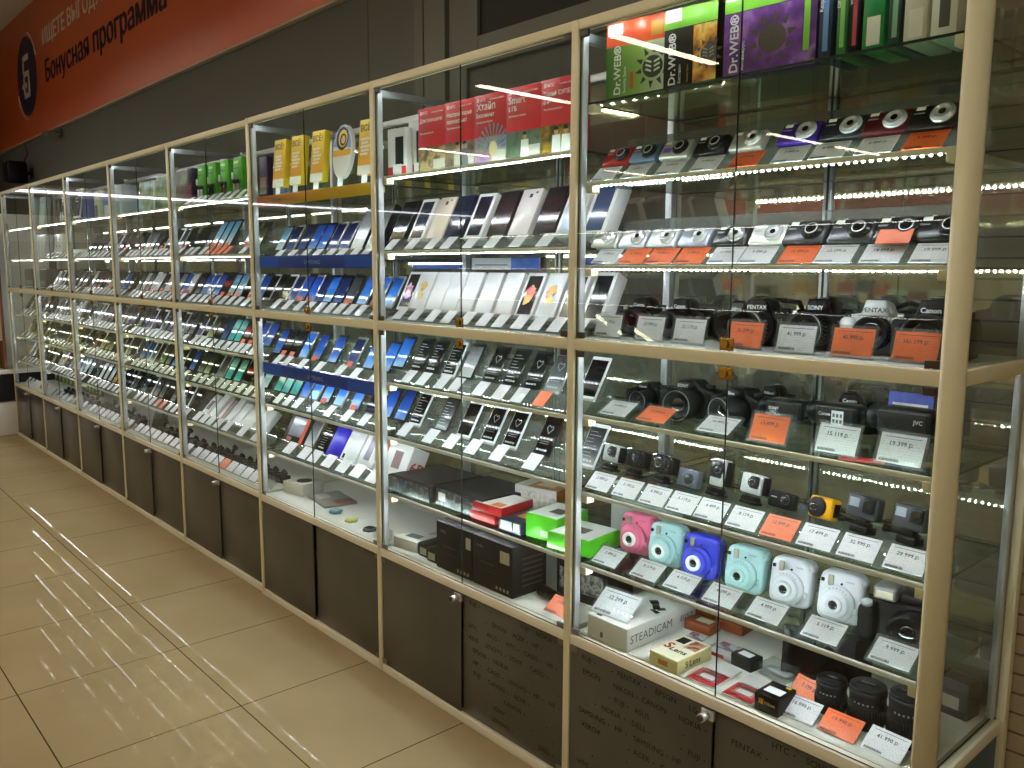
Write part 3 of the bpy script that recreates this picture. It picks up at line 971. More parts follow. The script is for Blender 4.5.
def dslr(x, y, yaw, label, body='0C0C0D', brand='Canon', sc_=1., lens_r=.034, lens_l=.065, ring=None, white=False, zz=ZMID, strap=False):
    t = thing('dslr_camera', label, 'camera', (x, y, zz + .0005), (0, 0, yaw), 'large cameras on the middle deck' if zz == ZMID else 'large cameras on the fourth shelf')
    t.scale = (sc_, sc_, sc_)
    B = mat(body, .42 if not white else .3)
    mb = MB()
    pts = [(-.066, .004), (-.05, 0), (.05, 0), (.064, .006), (.068, .05), (.064, .074), (.034, .080), (.026, .084), (.020, .100), (.008, .108), (-.016, .108), (-.028, .098), (-.034, .082), (-.058, .078), (-.067, .070)]
    mb.prism(pts, -.022, .028, B, .006, 2)
    put(t, mb, 'body')
    put(t, MB().box((-.070, -.045, .004), (-.040, -.015, .074), mat('121214', .6) if not white else mat('DADAD8', .4), .011, 3), 'hand_grip')
    mb = MB().prism([(-.03, .078), (.026, .078), (.017, .109), (-.02, .109)], -.040, -.018, B, .005, 2)
    put(t, mb, 'prism_hump')
    mb = MB().lathe([(lens_r * .96, 0), (lens_r, .004), (lens_r, lens_l * .42), (lens_r * .93, lens_l * .45), (lens_r * .93, lens_l * .8), (lens_r * 1.02, lens_l * .83), (lens_r * 1.02, lens_l), (lens_r * .86, lens_l), (lens_r * .78, lens_l * .86), (0, lens_l * .84)], mat('131315', .4), Matrix.Translation((-.002, -.022, .044)) @ Matrix.Rotation(PI / 2, 4, 'X'), 32)
    ln = put(t, mb, 'lens')
    put(ln, MB().ball((-.002, -.022 - lens_l * .80, .044), lens_r * .72, LENSGLASS, (1, .22, 1)), 'lens_glass')
    mb = MB()
    for k in range(26):
        a = 2 * PI * k / 26
        c = Vector((-.002 + lens_r * .94 * math.cos(a), -.022 - lens_l * .62, .044 + lens_r * .94 * math.sin(a)))
        mb.cyl(c + Vector((0, -lens_l * .14, 0)), c + Vector((0, lens_l * .14, 0)), .0016, BLACK, seg=5)
    if ring:
        mb.lathe([(lens_r * 1.03, lens_l * .93), (lens_r * 1.045, lens_l * .96), (lens_r * 1.03, lens_l * .99)], ring, Matrix.Translation((-.002, -.022, .044)) @ Matrix.Rotation(PI / 2, 4, 'X'), 32, False)
    put(ln, mb, 'grip_ribs')
    put(t, MB().cyl((.048, .0, .078), (.048, 0, .089), .012, SOFTBLK, seg=20).cyl((-.056, -.028, .074), (-.056, -.03, .081), .006, SIL if not white else BLACK, seg=14), 'mode_dial')
    put(t, MB().box((-.012, -.008, .1075), (.010, .016, .1115), mat('3A3A3C', .3, .7), .001), 'hot_shoe')
    put(t, MB().box((-.022, .018, .060), (.018, .036, .100), SOFTBLK, .006), 'eyepiece')
    mb = MB()
    put_text(mb, brand, mat('E6E6E8', .4) if not white else mat('3A3A3E', .4), (-.002, .0855), .0095, centre=True, frame=fframe(-.0408), bold=.02)
    put_text(mb, 'EOS' if brand == 'Canon' else 'K-S', mat('BEBEC2', .4) if not white else GREY, (.046, .058), .006, centre=True, frame=fframe(-.0226))
    put(t, mb, 'brand_lettering')
    if strap:
        mb = MB()
        pts = [Vector((-.066, .0, .07)), Vector((-.074, .03, .085)), Vector((-.05, .06, .100)), Vector((.0, .07, .104)), Vector((.05, .06, .100)), Vector((.074, .03, .085)), Vector((.068, 0, .07))]
        mb.tube(pts, .006, mat('101012', .8), 6)
        put(t, mb, 'neck_strap')
    return t
dslr(-.940, .235, .10, 'black camera behind the first ticket on the middle deck, nearest the second cabinet')
dslr(-.806, .245, .10, 'black camera with deep lens, second on the middle deck', lens_l=.085)
dslr(-.690, .325, .30, 'dark camera turned sideways with big lens, third on the middle deck', brand='Nikon', body='2C2C2E', lens_l=.10, lens_r=.037, sc_=.95)
dslr(-.550, .225, .05, 'black camera with silver lens ring and strap behind the locked door seam', brand='PENTAX', ring=SIL, lens_r=.041, lens_l=.075, strap=True, sc_=1.08)
dslr(-.402, .245, .0, 'black camera with a pop-up flash, fifth on the middle deck', brand='SONY', ring=SIL, lens_r=.037, sc_=1.12)
dslr(-.268, .245, .18, 'white camera with a black lens on the middle deck', body='DADAD8', brand='PENTAX', white=True, lens_l=.045, lens_r=.034, sc_=1.12)
dslr(-.128, .210, .12, 'large black camera beside the corner post on the middle deck', brand='Canon', sc_=1.18, lens_r=.040, lens_l=.055)
# camera pouch / strap lumps behind them
t = thing('camera_bag', 'dark camera strap bundle behind the white camera', 'strap', (-.235, .34, ZMID + .0005))
put(t, MB().ball((0, 0, .05), .05, mat('1A1A1C', .8), (1.2, .6, 1.0)), 'pouch')
put(t, MB().tube([Vector((-.06, 0, .05)), Vector((-.04, -.02, .1)), Vector((0, -.02, .115)), Vector((.05, -.01, .1)), Vector((.065, 0, .04))], .006, SOFTBLK), 'strap')
for i, (x, o, p) in enumerate(((-.951, 0, '25 119 р.'), (-.808, 0, '23 990 р.'), (-.678, 0, '32 119 р.'), (-.518, 1, '31 290 р.'), (-.383, 0, '41 999 р.'), (-.252, 1, '41 990 р.'), (-.117, 1, '161 199 р.'))):
    price_tag(x, .074 + (.004 if i % 2 else 0), ZMID + .007, math.radians(14), f'{"orange" if o else "white"} price tag in a clear holder, {ORD[i]} along the middle deck', bool(o), (.092, .060), p, True, R.uniform(-.06, .06), group='camera price tags')

# bridge cameras and camcorders on the fourth shelf
def bridge(x, y, label, brand='Nikon', sc_=1., yaw=0., r=.032):
    z = SHELVES[1]['D'] + .0008
    t = thing('bridge_camera', label, 'camera', (x, y, z), (0, 0, yaw), 'zoom cameras on the fourth shelf'); t.scale = (sc_,) * 3
    B = mat('0C0C0D', .45)
    put(t, MB().prism([(-.056, .004), (.05, 0), (.058, .03), (.056, .062), (.024, .070), (.012, .082), (-.02, .082), (-.032, .068), (-.056, .066)], -.018, .03, B, .006), 'body')
    put(t, MB().box((-.062, -.048, .002), (-.034, -.012, .064), mat('101012', .65), .011, 3), 'hand_grip')
    put(t, MB().prism([(-.028, .066), (.018, .066), (.010, .083), (-.018, .083)], -.038, -.012, B, .004), 'flash_hump')
    Mx = Matrix.Translation((.004, -.018, .036)) @ Matrix.Rotation(PI / 2, 4, 'X')
    ln = put(t, MB().lathe([(r, 0), (r, .03), (r * .94, .033), (r * .94, .06), (r * .86, .062), (r * .72, .054), (0, .052)], mat('161618', .35), Mx, 32), 'lens')
    put(ln, MB().ball((.004, -.018 - .050, .036), r * .68, LENSGLASS, (1, .2, 1)), 'lens_glass')
    put(ln, MB().lathe([(r * .95, .0600), (r * .965, .0615), (r * .94, .0632), (r * .93, .0625)], mat('8A8A8E', .3, .4), Mx, 36, False), 'silver_rim')
    put(t, MB().cyl((.04, 0, .066), (.04, 0, .076), .010, SOFTBLK), 'mode_dial')
    mb = MB(); put_text(mb, brand, mat('D4D4D8', .4), (-.005, .070), .007, centre=True, frame=fframe(-.0386), bold=.02); put(t, mb, 'brand_lettering')
bridge(-.925, .245, 'small black zoom camera, first on the fourth shelf', 'Canon', 1., .1, .028)
bridge(-.768, .235, 'big black zoom camera with a silver ringed lens, fourth shelf', 'SONY', 1.28, .1, .033)
bridge(-.605, .235, 'black zoom camera standing behind the door seam on the fourth shelf', 'Nikon', 1.22, -.25, .032)
dslr(-.59, .36, .0, 'dark camera in the back row of the fourth shelf', brand='Nikon', zz=SHELVES[1]['D'] + .0003, sc_=.9)
dslr(-.38, .365, .3, 'black camera with lens in the back row beside the camcorders', brand='Canon', zz=SHELVES[1]['D'] + .0003, sc_=.95)
def camcorder(x, y, label, brand, hd=False, sc_=1., card=False):
    z = SHELVES[1]['D'] + .0008
    t = thing('camcorder', label, 'camcorder', (x, y, z + .049 * sc_), (0, 0, .02), 'camcorders on the fourth shelf'); t.scale = (sc_,) * 3
    put(t, MB().box((-.05, -.034, -.012 + .012), (.062, .026, .056), mat('18181A', .3), .012, 3), 'body')
    put(t, MB().box((-.046, -.0375, .006), (.052, -.0335, .050), mat('202022', .22), .003, 2), 'screen_cover')
    ln = put(t, MB().cyl((-.07, -.002, .03), (-.045, -.002, .03), .026, mat('121214', .35), seg=28).cyl((-.0735, -.002, .03), (-.0695, -.002, .03), .0225, mat('2A2A2E', .3), seg=28), 'lens_barrel')
    put(ln, MB().cyl((-.0745, -.002, .03), (-.0733, -.002, .03), .017, LENSGLASS, seg=24), 'lens_glass')
    put(t, MB().box((.05, -.022, .008), (.074, .018, .046), mat('101012', .5), .006), 'battery')
    put(t, MB().tube([Vector((-.02, .026, .046)), Vector((-.015, .046, .03)), Vector((.02, .046, .03)), Vector((.045, .026, .046))], .006, SOFTBLK), 'hand_strap')
    put(t, MB().box((-.03, -.02, -.048), (.04, .015, -.0002), clear('clear_riser', 'EEF0EE', 1.5, .06), .001), 'clear_riser')
    mb = MB(); put_text(mb, brand, mat('E0E0E4', .4), (-.036 if brand != 'JVC' else .026, .028), .0085, frame=fframe(-.0384), bold=.02)
    if hd:
        put_text(mb, 'HD', mat('A8A8AC', .4), (-.03, .018), .009, frame=fframe(-.0384))
    if card:
        q(mb, -.002, .008, .028, .042, mat('D8D8DC', .4), fframe(-.0380))
        for k in range(6):
            q(mb, .001 + .009 * (k % 3), .012 + .014 * (k // 3), .007 + .009 * (k % 3), .021 + .014 * (k // 3), mat('55555C', .4), fframe(-.0385))
    put(t, mb, 'brand_lettering')
camcorder(-.465, .20, 'black camcorder with an HD mark, first of the row', 'SONY', True, .88)
camcorder(-.325, .19, 'black camcorder with a white sticker, in the middle of the row', 'Canon', False, .95, True)
camcorder(-.165, .18, 'black camcorder with a red hang tag, beside the corner post', 'JVC', False, 1.06)
t = thing('sale_ticket', 'blue and white promotional card standing behind the camcorders', 'card', (-.215, .30, SHELVES[1]['D'] + .0005), (-.1, 0, .05))
put(t, MB().box((-.05, 0, .0), (.05, .004, .125), mat('2C44B8', .4), .001), 'card')
mb = MB(); q(mb, -.04, .07, .04, .10, mat('E8E8F0', .5), fframe(-.0008)); q(mb, -.05, .0, .05, .02, mat('C84A50', .5), fframe(-.0008))
for k in range(6):
    q(mb, -.036 + k * .0125, .076, -.028 + k * .0125, .094, mat('2C44B8', .4), fframe(-.0012))
put(t, mb, 'printed_lettering')
t = thing('hang_tag', 'red swing tag lying below the camcorder', 'tag', (-.215, .085, SHELVES[1]['D'] + .001), (0, 0, .25))
put(t, MB().box((-.045, -.02, 0), (.045, .02, .0015), mat('B81E28', .35)), 'card')
mb = MB(); mb.tube([Vector((.03, .01, .0015)), Vector((.05, .05, .02)), Vector((.045, .07, .055))], .0008, BLACK, 5); put(t, mb, 'string')
mb = MB(); put_text(mb, 'ПОДАРОК', mat('E8C8C8', .5), (-.03, -.006), .011, frame=((0, 0, .0018), (1, 0, 0), (0, 1, 0))); put(t, mb, 'printed_lettering')
for i, (x, o, p, l) in enumerate(((-.917, 0, '14 490 р.', 62), (-.784, 1, '17 990 р.', 62), (-.588, 0, '16 490 р.', 62), (-.437, 1, '13 499 р.', 22), (-.269, 0, '15 119 р.', 22), (-.130, 0, '19 399 р.', 22))):
    price_tag(x, .064, SHELVES[1]['D'] + (.009 if l > 30 else .009), math.radians(l), f'{"orange" if o else "white"} price tag, {ORD[i]} along the front of the fourth camera shelf', bool(o), (.092, .064), p, True, group='camera price tags')

# action cameras on the fifth shelf
def action(x, kind, label, yaw=-.15):
    z = SHELVES[1]['E']
    t = thing('action_camera', label, 'action camera', (x - .020, .140, z + .055), (-.22, 0, yaw), 'action cameras on the fifth shelf'); t.scale = (1.12,) * 3
    K = mat('1B1B1E', .4)
    if kind in ('wht', 'blk', 'rnd', 'tall'):
        w, h = (.056, .044) if kind != 'tall' else (.040, .062)
        put(t, MB().box((-w / 2, -.012, .016), (w / 2, .014, .016 + h), K if kind == 'blk' or kind == 'rnd' else mat('D8D8D4', .35), .004), 'body')
        put(t, MB().box((w * .02 if kind != 'tall' else -w * .4, -.020, .016 + h * .30), (w * .44, -.011, .016 + h * .93), mat('1A1A20', .25), .004), 'front_plate')
        cx, cz = (w * .22 if kind != 'rnd' else 0), .016 + h * .62
        r = .010 if kind != 'rnd' else .019
        ln = put(t, MB().cyl((cx, -.026, cz), (cx, -.012, cz), r, mat('2A2C38', .2, .4), seg=24), 'lens')
        put(ln, MB().ball((cx, -.026, cz), r * .8, LENSGLASS, (1, .3, 1)), 'lens_glass')
        put(t, MB().box((-w / 2 - .005, -.018, .011), (w / 2 + .005, .019, .021 + h), CASEPLASTIC, .004), 'clear_housing')
        mb = MB().box((w / 2 + .0055, -.012, .018), (w / 2 + .0075, .013, .014 + h), K, .001)
        put(t, mb, 'latch')
        mb = MB().box((-.014, -.01, .0), (.014, .012, .0105), SOFTBLK, .002).cyl((-.026, 0, .004), (.022, 0, .004), .005, SOFTBLK, seg=12).box((-.02, -.018, -.008), (.02, .018, 0), SOFTBLK, .003)
        put(t, mb, 'mount')
    elif kind == 'hero':
        put(t, MB().box((-.034, -.014, .016), (.034, .014, .064), mat('2E3036', .45), .006, 3), 'body')
        put(t, MB().box((.004, -.022, .030), (.031, -.013, .061), mat('1A1A1E', .35), .004, 2), 'lens_block')
        put(t, MB().cyl((.018, -.0235, .0465), (.018, -.0215, .0465), .009, LENSGLASS, seg=20), 'lens_glass')
        put(t, MB().box((-.028, -.0150, .038), (-.006, -.0138, .056), mat('8C94A0', .2), .0005), 'status_screen')
        mb = MB().box((-.012, -.008, .004), (.012, .010, .0158), SOFTBLK, .002).cyl((-.040, 0, .007), (.02, 0, .007), .0048, SOFTBLK, seg=12).cyl((-.052, 0, .007), (-.038, 0, .007), .009, SOFTBLK, r1=.006, seg=10)
        mb.box((-.018, -.016, -.012), (.022, .018, .0035), SOFTBLK, .003)
        put(t, mb, 'mount')
    elif kind == 'flat':
        put(t, MB().box((-.034, -.010, -.002), (.034, .014, .036), mat('1C1C20', .4), .007, 3), 'body')
        ln = put(t, MB().cyl((.014, -.016, .020), (.014, -.009, .020), .011, mat('34343A', .3, .5), seg=24), 'lens')
        put(ln, MB().ball((.014, -.0165, .020), .008, LENSGLASS, (1, .3, 1)), 'lens_glass')
        mb = MB(); q(mb, -.024, .02, -.008, .0225, mat('B8B8BC', .4), fframe(-.0106)); put(t, mb, 'printed_lettering')
    elif kind == 'silver':
        put(t, MB().box((-.032, -.010, -.002), (.030, .014, .040), mat('8A90A0', .25, .4), .004, 2), 'body')
        ln = put(t, MB().cyl((.008, -.018, .018), (.008, -.009, .018), .012, mat('202028', .25), seg=24), 'lens')
        put(ln, MB().ball((.008, -.0185, .018), .009, LENSGLASS, (1, .3, 1)), 'lens_glass')
        put(t, MB().box((-.037, -.016, -.006), (.036, .018, .045), CASEPLASTIC, .004), 'clear_housing')
    elif kind == 'yellow':
        Y = mat('F0A818', .35)
        put(t, MB().box((-.024, -.010, -.002), (.030, .026, .042), Y, .005, 2), 'body')
        Mx = Matrix.Translation((-.002, -.010, .021)) @ Matrix.Rotation(PI / 2, 4, 'X')
        ln = put(t, MB().lathe([(.021, -.002), (.021, .006), (.017, .009), (.012, .009), (.011, .014), (0, .016)], mat('232327', .35), Mx, 28), 'lens')
        put(ln, MB().ball((-.002, -.024, .021), .010, LENSGLASS, (1, .5, 1)), 'lens_glass')
        put(t, MB().box((.0302, .0, .006), (.0315, .02, .034), BLACK, .0005), 'side_door')
ACT = [(-.962, 'wht', 'white faced action camera in a clear case, first on the fifth shelf'), (-.872, 'blk', 'dark action camera in a clear case, second on the fifth shelf'),
       (-.775, 'rnd', 'action camera with a large round blue lens in a clear case'), (-.687, 'silver', 'low silver-blue action camera in a clear case'),
       (-.598, 'tall', 'tall white and black action camera behind the door seam'), (-.497, 'wht', 'white action camera with black lens plate, near the orange ticket'),
       (-.413, 'flat', 'flat black action camera lying above the orange ticket'), (-.314, 'yellow', 'yellow action camera with a round black lens'),
       (-.212, 'hero', 'dark grey action camera on a thumbscrew mount, next to the yellow one'), (-.108, 'hero', 'dark grey action camera on a thumbscrew mount at the corner post')]
for x, k, l in ACT:
    action(x, k, l)
for i, x in enumerate([-.965, -.866, -.770, -.678, -.590, -.494, -.399, -.304, -.207, -.104]):
    price_tag(x, yT, SHELVES[1]['E'] + zT, LEAN, f'{"orange" if i == 6 else "white"} price tag under the {ORD[i]} action camera', i == 6, (.083, .060), ['2 490 р.', '3 190 р.', '4 990 р.', '5 119 р.', '6 499 р.', '8 119 р.', '12 999 р.', '17 499 р.', '32 990 р.', '29 999 р.'][i], group='camera price tags')

# instant cameras on the sixth shelf
def instax(x, y, colr, lens_c, label, yaw=.16, sc_=1.):
    z = SHELVES[1]['F'] + .004
    t = thing('instant_camera', label, 'instant camera', (x, y, z), (-.10, 0, yaw), 'instant cameras on the sixth shelf'); t.scale = (sc_,) * 3
    C = mat(colr, .38)
    pts = []
    W, H = .054, .060
    for k in range(40):
        a = 2 * PI * k / 40
        c, s = math.cos(a), math.sin(a)
        e = .36
        px = W * math.copysign(abs(c) ** e, c); pz = H + H * math.copysign(abs(s) ** e, s)
        px *= 1.0 - .07 * (pz / (2 * H)) if px < 0 else 1.0
        pts.append((px, pz))
    put(t, MB().prism(pts, -.026, .026, C, .011, 3), 'body')
    Mx = Matrix.Translation((-.004, -.024, .047)) @ Matrix.Rotation(PI / 2, 4, 'X')
    ln = put(t, MB().lathe([(.044, -.002), (.043, .008), (.039, .012), (.034, .013), (.033, .020), (.030, .024), (.022, .025)], C, Mx, 40), 'lens_barrel')
    put(ln, MB().lathe([(.021, .020), (.021, .031), (.018, .034), (.0125, .0335), (.011, .029)], mat(lens_c, .35), Mx, 36, False), 'lens_ring')
    put(ln, MB().ball((-.004, -.0515, .047), .0118, LENSGLASS, (1, .35, 1)), 'lens_glass')
    put(t, MB().box((-.028, -.0325, .086), (-.014, -.0255, .112), mat('BDB9A6', .18, .3), .005, 3), 'viewfinder')
    put(t, MB().box((-.045, -.029, .092), (-.037, -.0255, .101), mat('14241E', .2), .001), 'flash_window')
    put(t, MB().box((.036, -.020, .094), (.058, .016, .110), C, .006, 2).cyl((.047, -.0225, .102), (.047, -.0195, .102), .003, DARK, seg=12), 'strap_lug')
    put(t, MB().cyl((.004, -.0285, .094), (.004, -.0255, .094), .0028, DARK, seg=12).cyl((.004, -.0285, .086), (.004, -.0255, .086), .0028, DARK, seg=12), 'sensor_dot')
    put(t, MB().box((.034, -.033, .030), (.047, -.024, .046), C, .004, 2), 'shutter_lever')
    mb = MB(); put_text(mb, 'instax', GREY, (.014, .1), .006, frame=fframe(-.0268)); 
    for k in range(6):
        a = math.radians(50 + k * 13)
        c = Vector((-.004 + .0365 * math.cos(a), -.0376, .047 + .0365 * math.sin(a)))
        mb.box(c - Vector((.0012, .0004, .0012)), c + Vector((.0012, .0004, .0012)), GREY)
    put(t, mb, 'printed_lettering')
instax(-.935, .215, 'E06A8E', 'E8E4E2', 'pink instant camera, first of the row')
instax(-.815, .200, 'A6CCCE', 'E8E8E6', 'pale blue instant camera between the pink and dark blue ones')
instax(-.690, .190, '3440CC', 'E8E8E6', 'dark blue instant camera')
instax(-.556, .196, 'A8CED0', 'A8CED0', 'pale blue instant camera right of the door seam', .12)
instax(-.430, .205, 'D6D6DE', 'D2D2DA', 'white instant camera beside the second pale blue one', .12)
instax(-.300, .205, 'D8D8E0', 'D2D2DA', 'white instant camera next to the big black one', .12)
t = thing('instant_camera', 'large black instant camera with silver flash beside the corner post', 'instant camera', (-.150, .185, SHELVES[1]['F'] + .0008), (0, 0, .12), 'instant cameras on the sixth shelf')
put(t, MB().box((-.05, -.02, .0), (.085, .05, .105), mat('1C1C1F', .5), .012, 3), 'body')
put(t, MB().box((-.085, -.045, .0), (-.050, .02, .088), mat('161618', .55), .015, 3), 'hand_grip')
Mx = Matrix.Translation((.028, -.02, .050)) @ Matrix.Rotation(PI / 2, 4, 'X')
ln = put(t, MB().lathe([(.047, 0), (.047, .018), (.043, .022), (.043, .040), (.036, .044), (.028, .036), (0, .030)], mat('1A1A1C', .42), Mx, 40), 'lens_barrel')
put(ln, MB().ball((.028, -.052, .05), .02, LENSGLASS, (1, .3, 1)), 'lens_glass')
put(t, MB().box((-.004, -.02, .105), (.08, .04, .128), mat('1C1C1F', .5), .008, 2), 'top_cover')
fl = put(t, MB().box((-.055, -.032, .105), (-.005, .03, .135), mat('8E8F92', .3, .4), .006, 2), 'flash_unit')
put(fl, MB().box((-.049, -.0345, .111), (-.011, -.0318, .128), mat('E4E0C8', .12), .002), 'flash_window')
put(t, MB().cyl((-.067, -.03, .087), (-.067, -.032, .096), .012, SIL, seg=20), 'shutter_button')
for i, (x, p) in enumerate(((-.928, '5 490 р.'), (-.787, '4 119 р.'), (-.673, '4 119 р.'), (-.549, '6 399 р.'), (-.422, '4 999 р.'), (-.276, '5 119 р.'), (-.117, '9 999 р.'))):
    price_tag(x, .052, SHELVES[1]['F'] + .009, math.radians(58), f'white price tag in front of the {["pink", "first pale blue", "dark blue", "second pale blue", "first white", "second white", "large black"][i]} instant camera', False, (.088, .062), p, True, group='camera price tags')

# ------------------------------------------------------------------ top glass shelf: software boxes
zA = SHELVES[1]['A'] + .0008
WT_ = mat('E8E8E4', .5)
def spider(cx, cz, r, m1, m2):
    def f(mb, size):
        def fr(e): return face_frame(size, 'front', e)
        O, U, V = fr(.0014)
        cx2 = cx
        for k in range(10):
            a = 2 * PI * k / 10 + .2
            p = O + U * (cx2 + r * 1.15 * math.cos(a)) + V * (cz + r * 1.15 * math.sin(a))
            p1 = O + U * (cx2 + r * 1.75 * math.cos(a)) + V * (cz + r * 1.75 * math.sin(a))
            n = U * (-math.sin(a)) + V * math.cos(a)
            mb.quad([p - n * r * .22, p + n * r * .22, p1 + n * r * .02, p1 - n * r * .02], m1)
        vs = [O + U * (cx2 + r * math.cos(2 * PI * k / 24)) + V * (cz + r * .9 * math.sin(2 * PI * k / 24)) for k in range(24)]
        mb.quad(vs, m1)
        O, U, V = fr(.0018)
        for s in (-1, 1):
            for k in range(3):
                b = cz - r * .45 + k * r * .36
                mb.quad([O + U * (cx2 + s * r * .12) + V * b, O + U * (cx2 + s * r * .75) + V * (b + r * .22), O + U * (cx2 + s * r * .62) + V * (b + r * .36), O + U * (cx2 + s * r * .12) + V * (b + r * .16)], m2)
    return f
G1 = grad_mat('box_green', [(0., '2E6A1E'), (.45, '7CA83C'), (1., 'C8D8B0')], 0, .3, 'Object') if False else grad_mat('box_green', [(0., '2C6A1C'), (.5, '86AC48'), (1., 'D4DCC4')], 0, .3)
LIME = mat('7CC030', .35)
pbox('software_box', 'green and orange software box with a white vertical title, first on the top glass shelf', 'software box', (.195, .035, .19), mat('2F6B1F', .35), (-.845, .055, zA), (0, 0, .12),
     prints=[('front', 0, .0, .195, .13, G1), ('front', 0, .13, .195, .19, mat('E0562A', .35)), ('front', .005, .158, .05, .186, PAPER), ('front', .135, .14, .17, .175, mat('C8902A', .4)), ('front', .075, .02, .085, .062, mat('C8501E', .4))],
     texts=[('front', .046, .010, .021, 'Dr.WEB®', WT_, PI / 2, .02), ('front', .062, .012, .008, 'Security Space', WT_, PI / 2)], shapes=spider(.142, .066, .03, mat('22301A', .4), mat('D8DCC8', .4)), group='software boxes')
pbox('software_box', 'black software box with a green top and fiery picture, between the green and purple ones', 'software box', (.15, .035, .187), mat('16140E', .35), (-.690, .062, zA), (0, 0, .06),
     prints=[('front', 0, .142, .15, .187, LIME), ('front', .004, .158, .05, .188, PAPER), ('front', .085, .004, .149, .14, blotch_mat('fire_print', ['1A0E04', '5A3410', 'C8841C', 'E8C060', '40240C'], 18.))],
     texts=[('front', .036, .010, .021, 'Dr.WEB®', WT_, PI / 2, .02), ('front', .052, .012, .008, 'Бастион', WT_, PI / 2), ('front', .073, .012, .005, 'Security Space', mat('C8A040', .4), PI / 2)], shapes=spider(.128, .07, .022, mat('4A4A44', .3), mat('8A8A80', .4)), group='software boxes')
pbox('software_box', 'purple software box with lightning and a green top, third on the top glass shelf', 'software box', (.225, .040, .2), mat('3A1450', .35), (-.475, .06, zA), (0, 0, .05),
     prints=[('front', 0, .142, .225, .2, LIME), ('front', 0, 0, .225, .14, blotch_mat('storm_print', ['2A0E3C', '4A1A66', '6A2C8A', '9A6AB0', '2E1040'], 14.)), ('front', .004, .168, .055, .198, PAPER), ('front', .172, .162, .198, .2, mat('4A1A66', .4)), ('front', .196, .03, .210, .138, LIME)],
     texts=[('front', .038, .010, .022, 'Dr.WEB®', WT_, PI / 2, .02), ('front', .054, .012, .009, 'Антивирус', WT_, PI / 2)], shapes=spider(.122, .07, .034, mat('6A6258', .25, .4), mat('3A3430', .3)), group='software boxes')
XS = [(-.340, .030, '1E2A3E', 'navy', .19), (-.303, .024, '2C6A34', 'green', .2), (-.276, .022, '1A1A20', 'black', .19), (-.236, .046, '1F7A3E', 'bright green', .2), (-.193, .026, '27392F', 'dark green', .19), (-.152, .046, 'C9C2AC', 'cream barcoded', .19), (-.098, .05, 'D8D2C2', 'cream pictured', .2)]
for i, (x, w, c, n, h) in enumerate(XS):
    pr = [('front', w * .2, h * .06, w * .8, h * .34, mat('D8D2C0', .5))] if i in (3, 5) else [('front', w * .3, h * .1, w * .7, h * .8, mat(['5A86B8', '8AC060', 'A8303A', '', '7AA88A', '', '4A4640'][i] or 'FFFFFF', .4))]
    pbox('software_box', f'{n} narrow software box standing spine out, {ORD[i]} before the corner post', 'software box', (w - .002, .13, h), mat(c, .3), (x, .06, zA), (0, 0, 0), prints=pr, group='narrow boxes on the top glass shelf',
         texts=[('front', w * .3, .1, w * .3, ['Kaspersky', 'ESET', 'Windows', '', 'NOD', '', ''][i] or 'x', WT_, PI / 2)] if i in (0, 1, 2, 4) else ())

# ------------------------------------------------------------------ bottom deck of the camera cabinet
zG = ZBASE + .0008
st = pbox('gimbal_box', 'large white camera stabiliser box lying on the deck behind the price tag', 'carton', (.148, .31, .066), mat('E2E0DA', .4), (-.879, .020, zG), (0, 0, 0),
     texts=[('right', .012, .02, .025, 'STEADICAM', mat('3A3A3C', .5), 0., -.005), ('right', .235, .024, .017, 'EGS-2', mat('3A3A3C', .5)), ('top', .014, .265, .019, 'STEADICAM', mat('4A4A4C', .5), 0., -.005)], prints=[('top', .02, .012, .04, .022, BLACK), ('front', .05, .012, .06, .028, mat('6A6A66', .5))])
mb = MB()
for a_, b_, r_ in (((.01, .20), (.04, .17), .011), ((.04, .17), (.055, .19), .010), ((-.01, .215), (.01, .20), .013), ((.03, .16), (.06, .15), .008)):
    mb.cyl((a_[0], a_[1], .0672), (b_[0], b_[1], .0672), r_, mat('1A1A1C', .4), seg=12)
for v in mb.bm.verts:
    v.co.z = .0668 + (v.co.z - .0672) * .04
mb.obj('printed_picture', st)
price_tag(-.895, .045, zG + .070, math.radians(54), 'large white price tag leaning on the white stabiliser box', False, (.13, .085), '12 299 р.', True, .06, group='camera price tags')
t = thing('tripod_head', 'black camera rig lying in the dark behind the white box', 'camera rig', (-.925, .378, zG + .001))
put(t, MB().cyl((-.06, 0, .03), (.1, .01, .05), .014, BLACK).box((-.06, -.025, 0), (-.01, .025, .06), BLACK, .01), 'arm')
put(t, MB().cyl((.04, -.02, .04), (.06, -.05, .10), .02, DARK).ball((.06, -.05, .1), .025, DARK), 'ball_joint')
pbox('lens_box', 'cream clip-on lens box with portraits printed on top', 'carton', (.094, .145, .036), mat('E2D69A', .4), (-.681, .020, zG), (0, 0, -.02),
     prints=[('top', .003, .003, .091, .142, mat('E9E2C6', .4)), ('top', .048, .08, .088, .135, blotch_mat('faces_print', ['3A1A12', '8A4A34', 'D0A080', '4A2018'], 60.)), ('top', .01, .095, .04, .132, mat('1C1C1C', .4)), ('front', .03, .010, .062, .024, mat('C87A30', .4))],
     texts=[('top', .008, .045, .034, 'S', mat('C03A2A', .4), 0., .03), ('top', .032, .04, .021, 'Lens', mat('2A2420', .4), 0., .02), ('right', .03, .010, .018, 'S Lens', mat('3A3420', .4))])
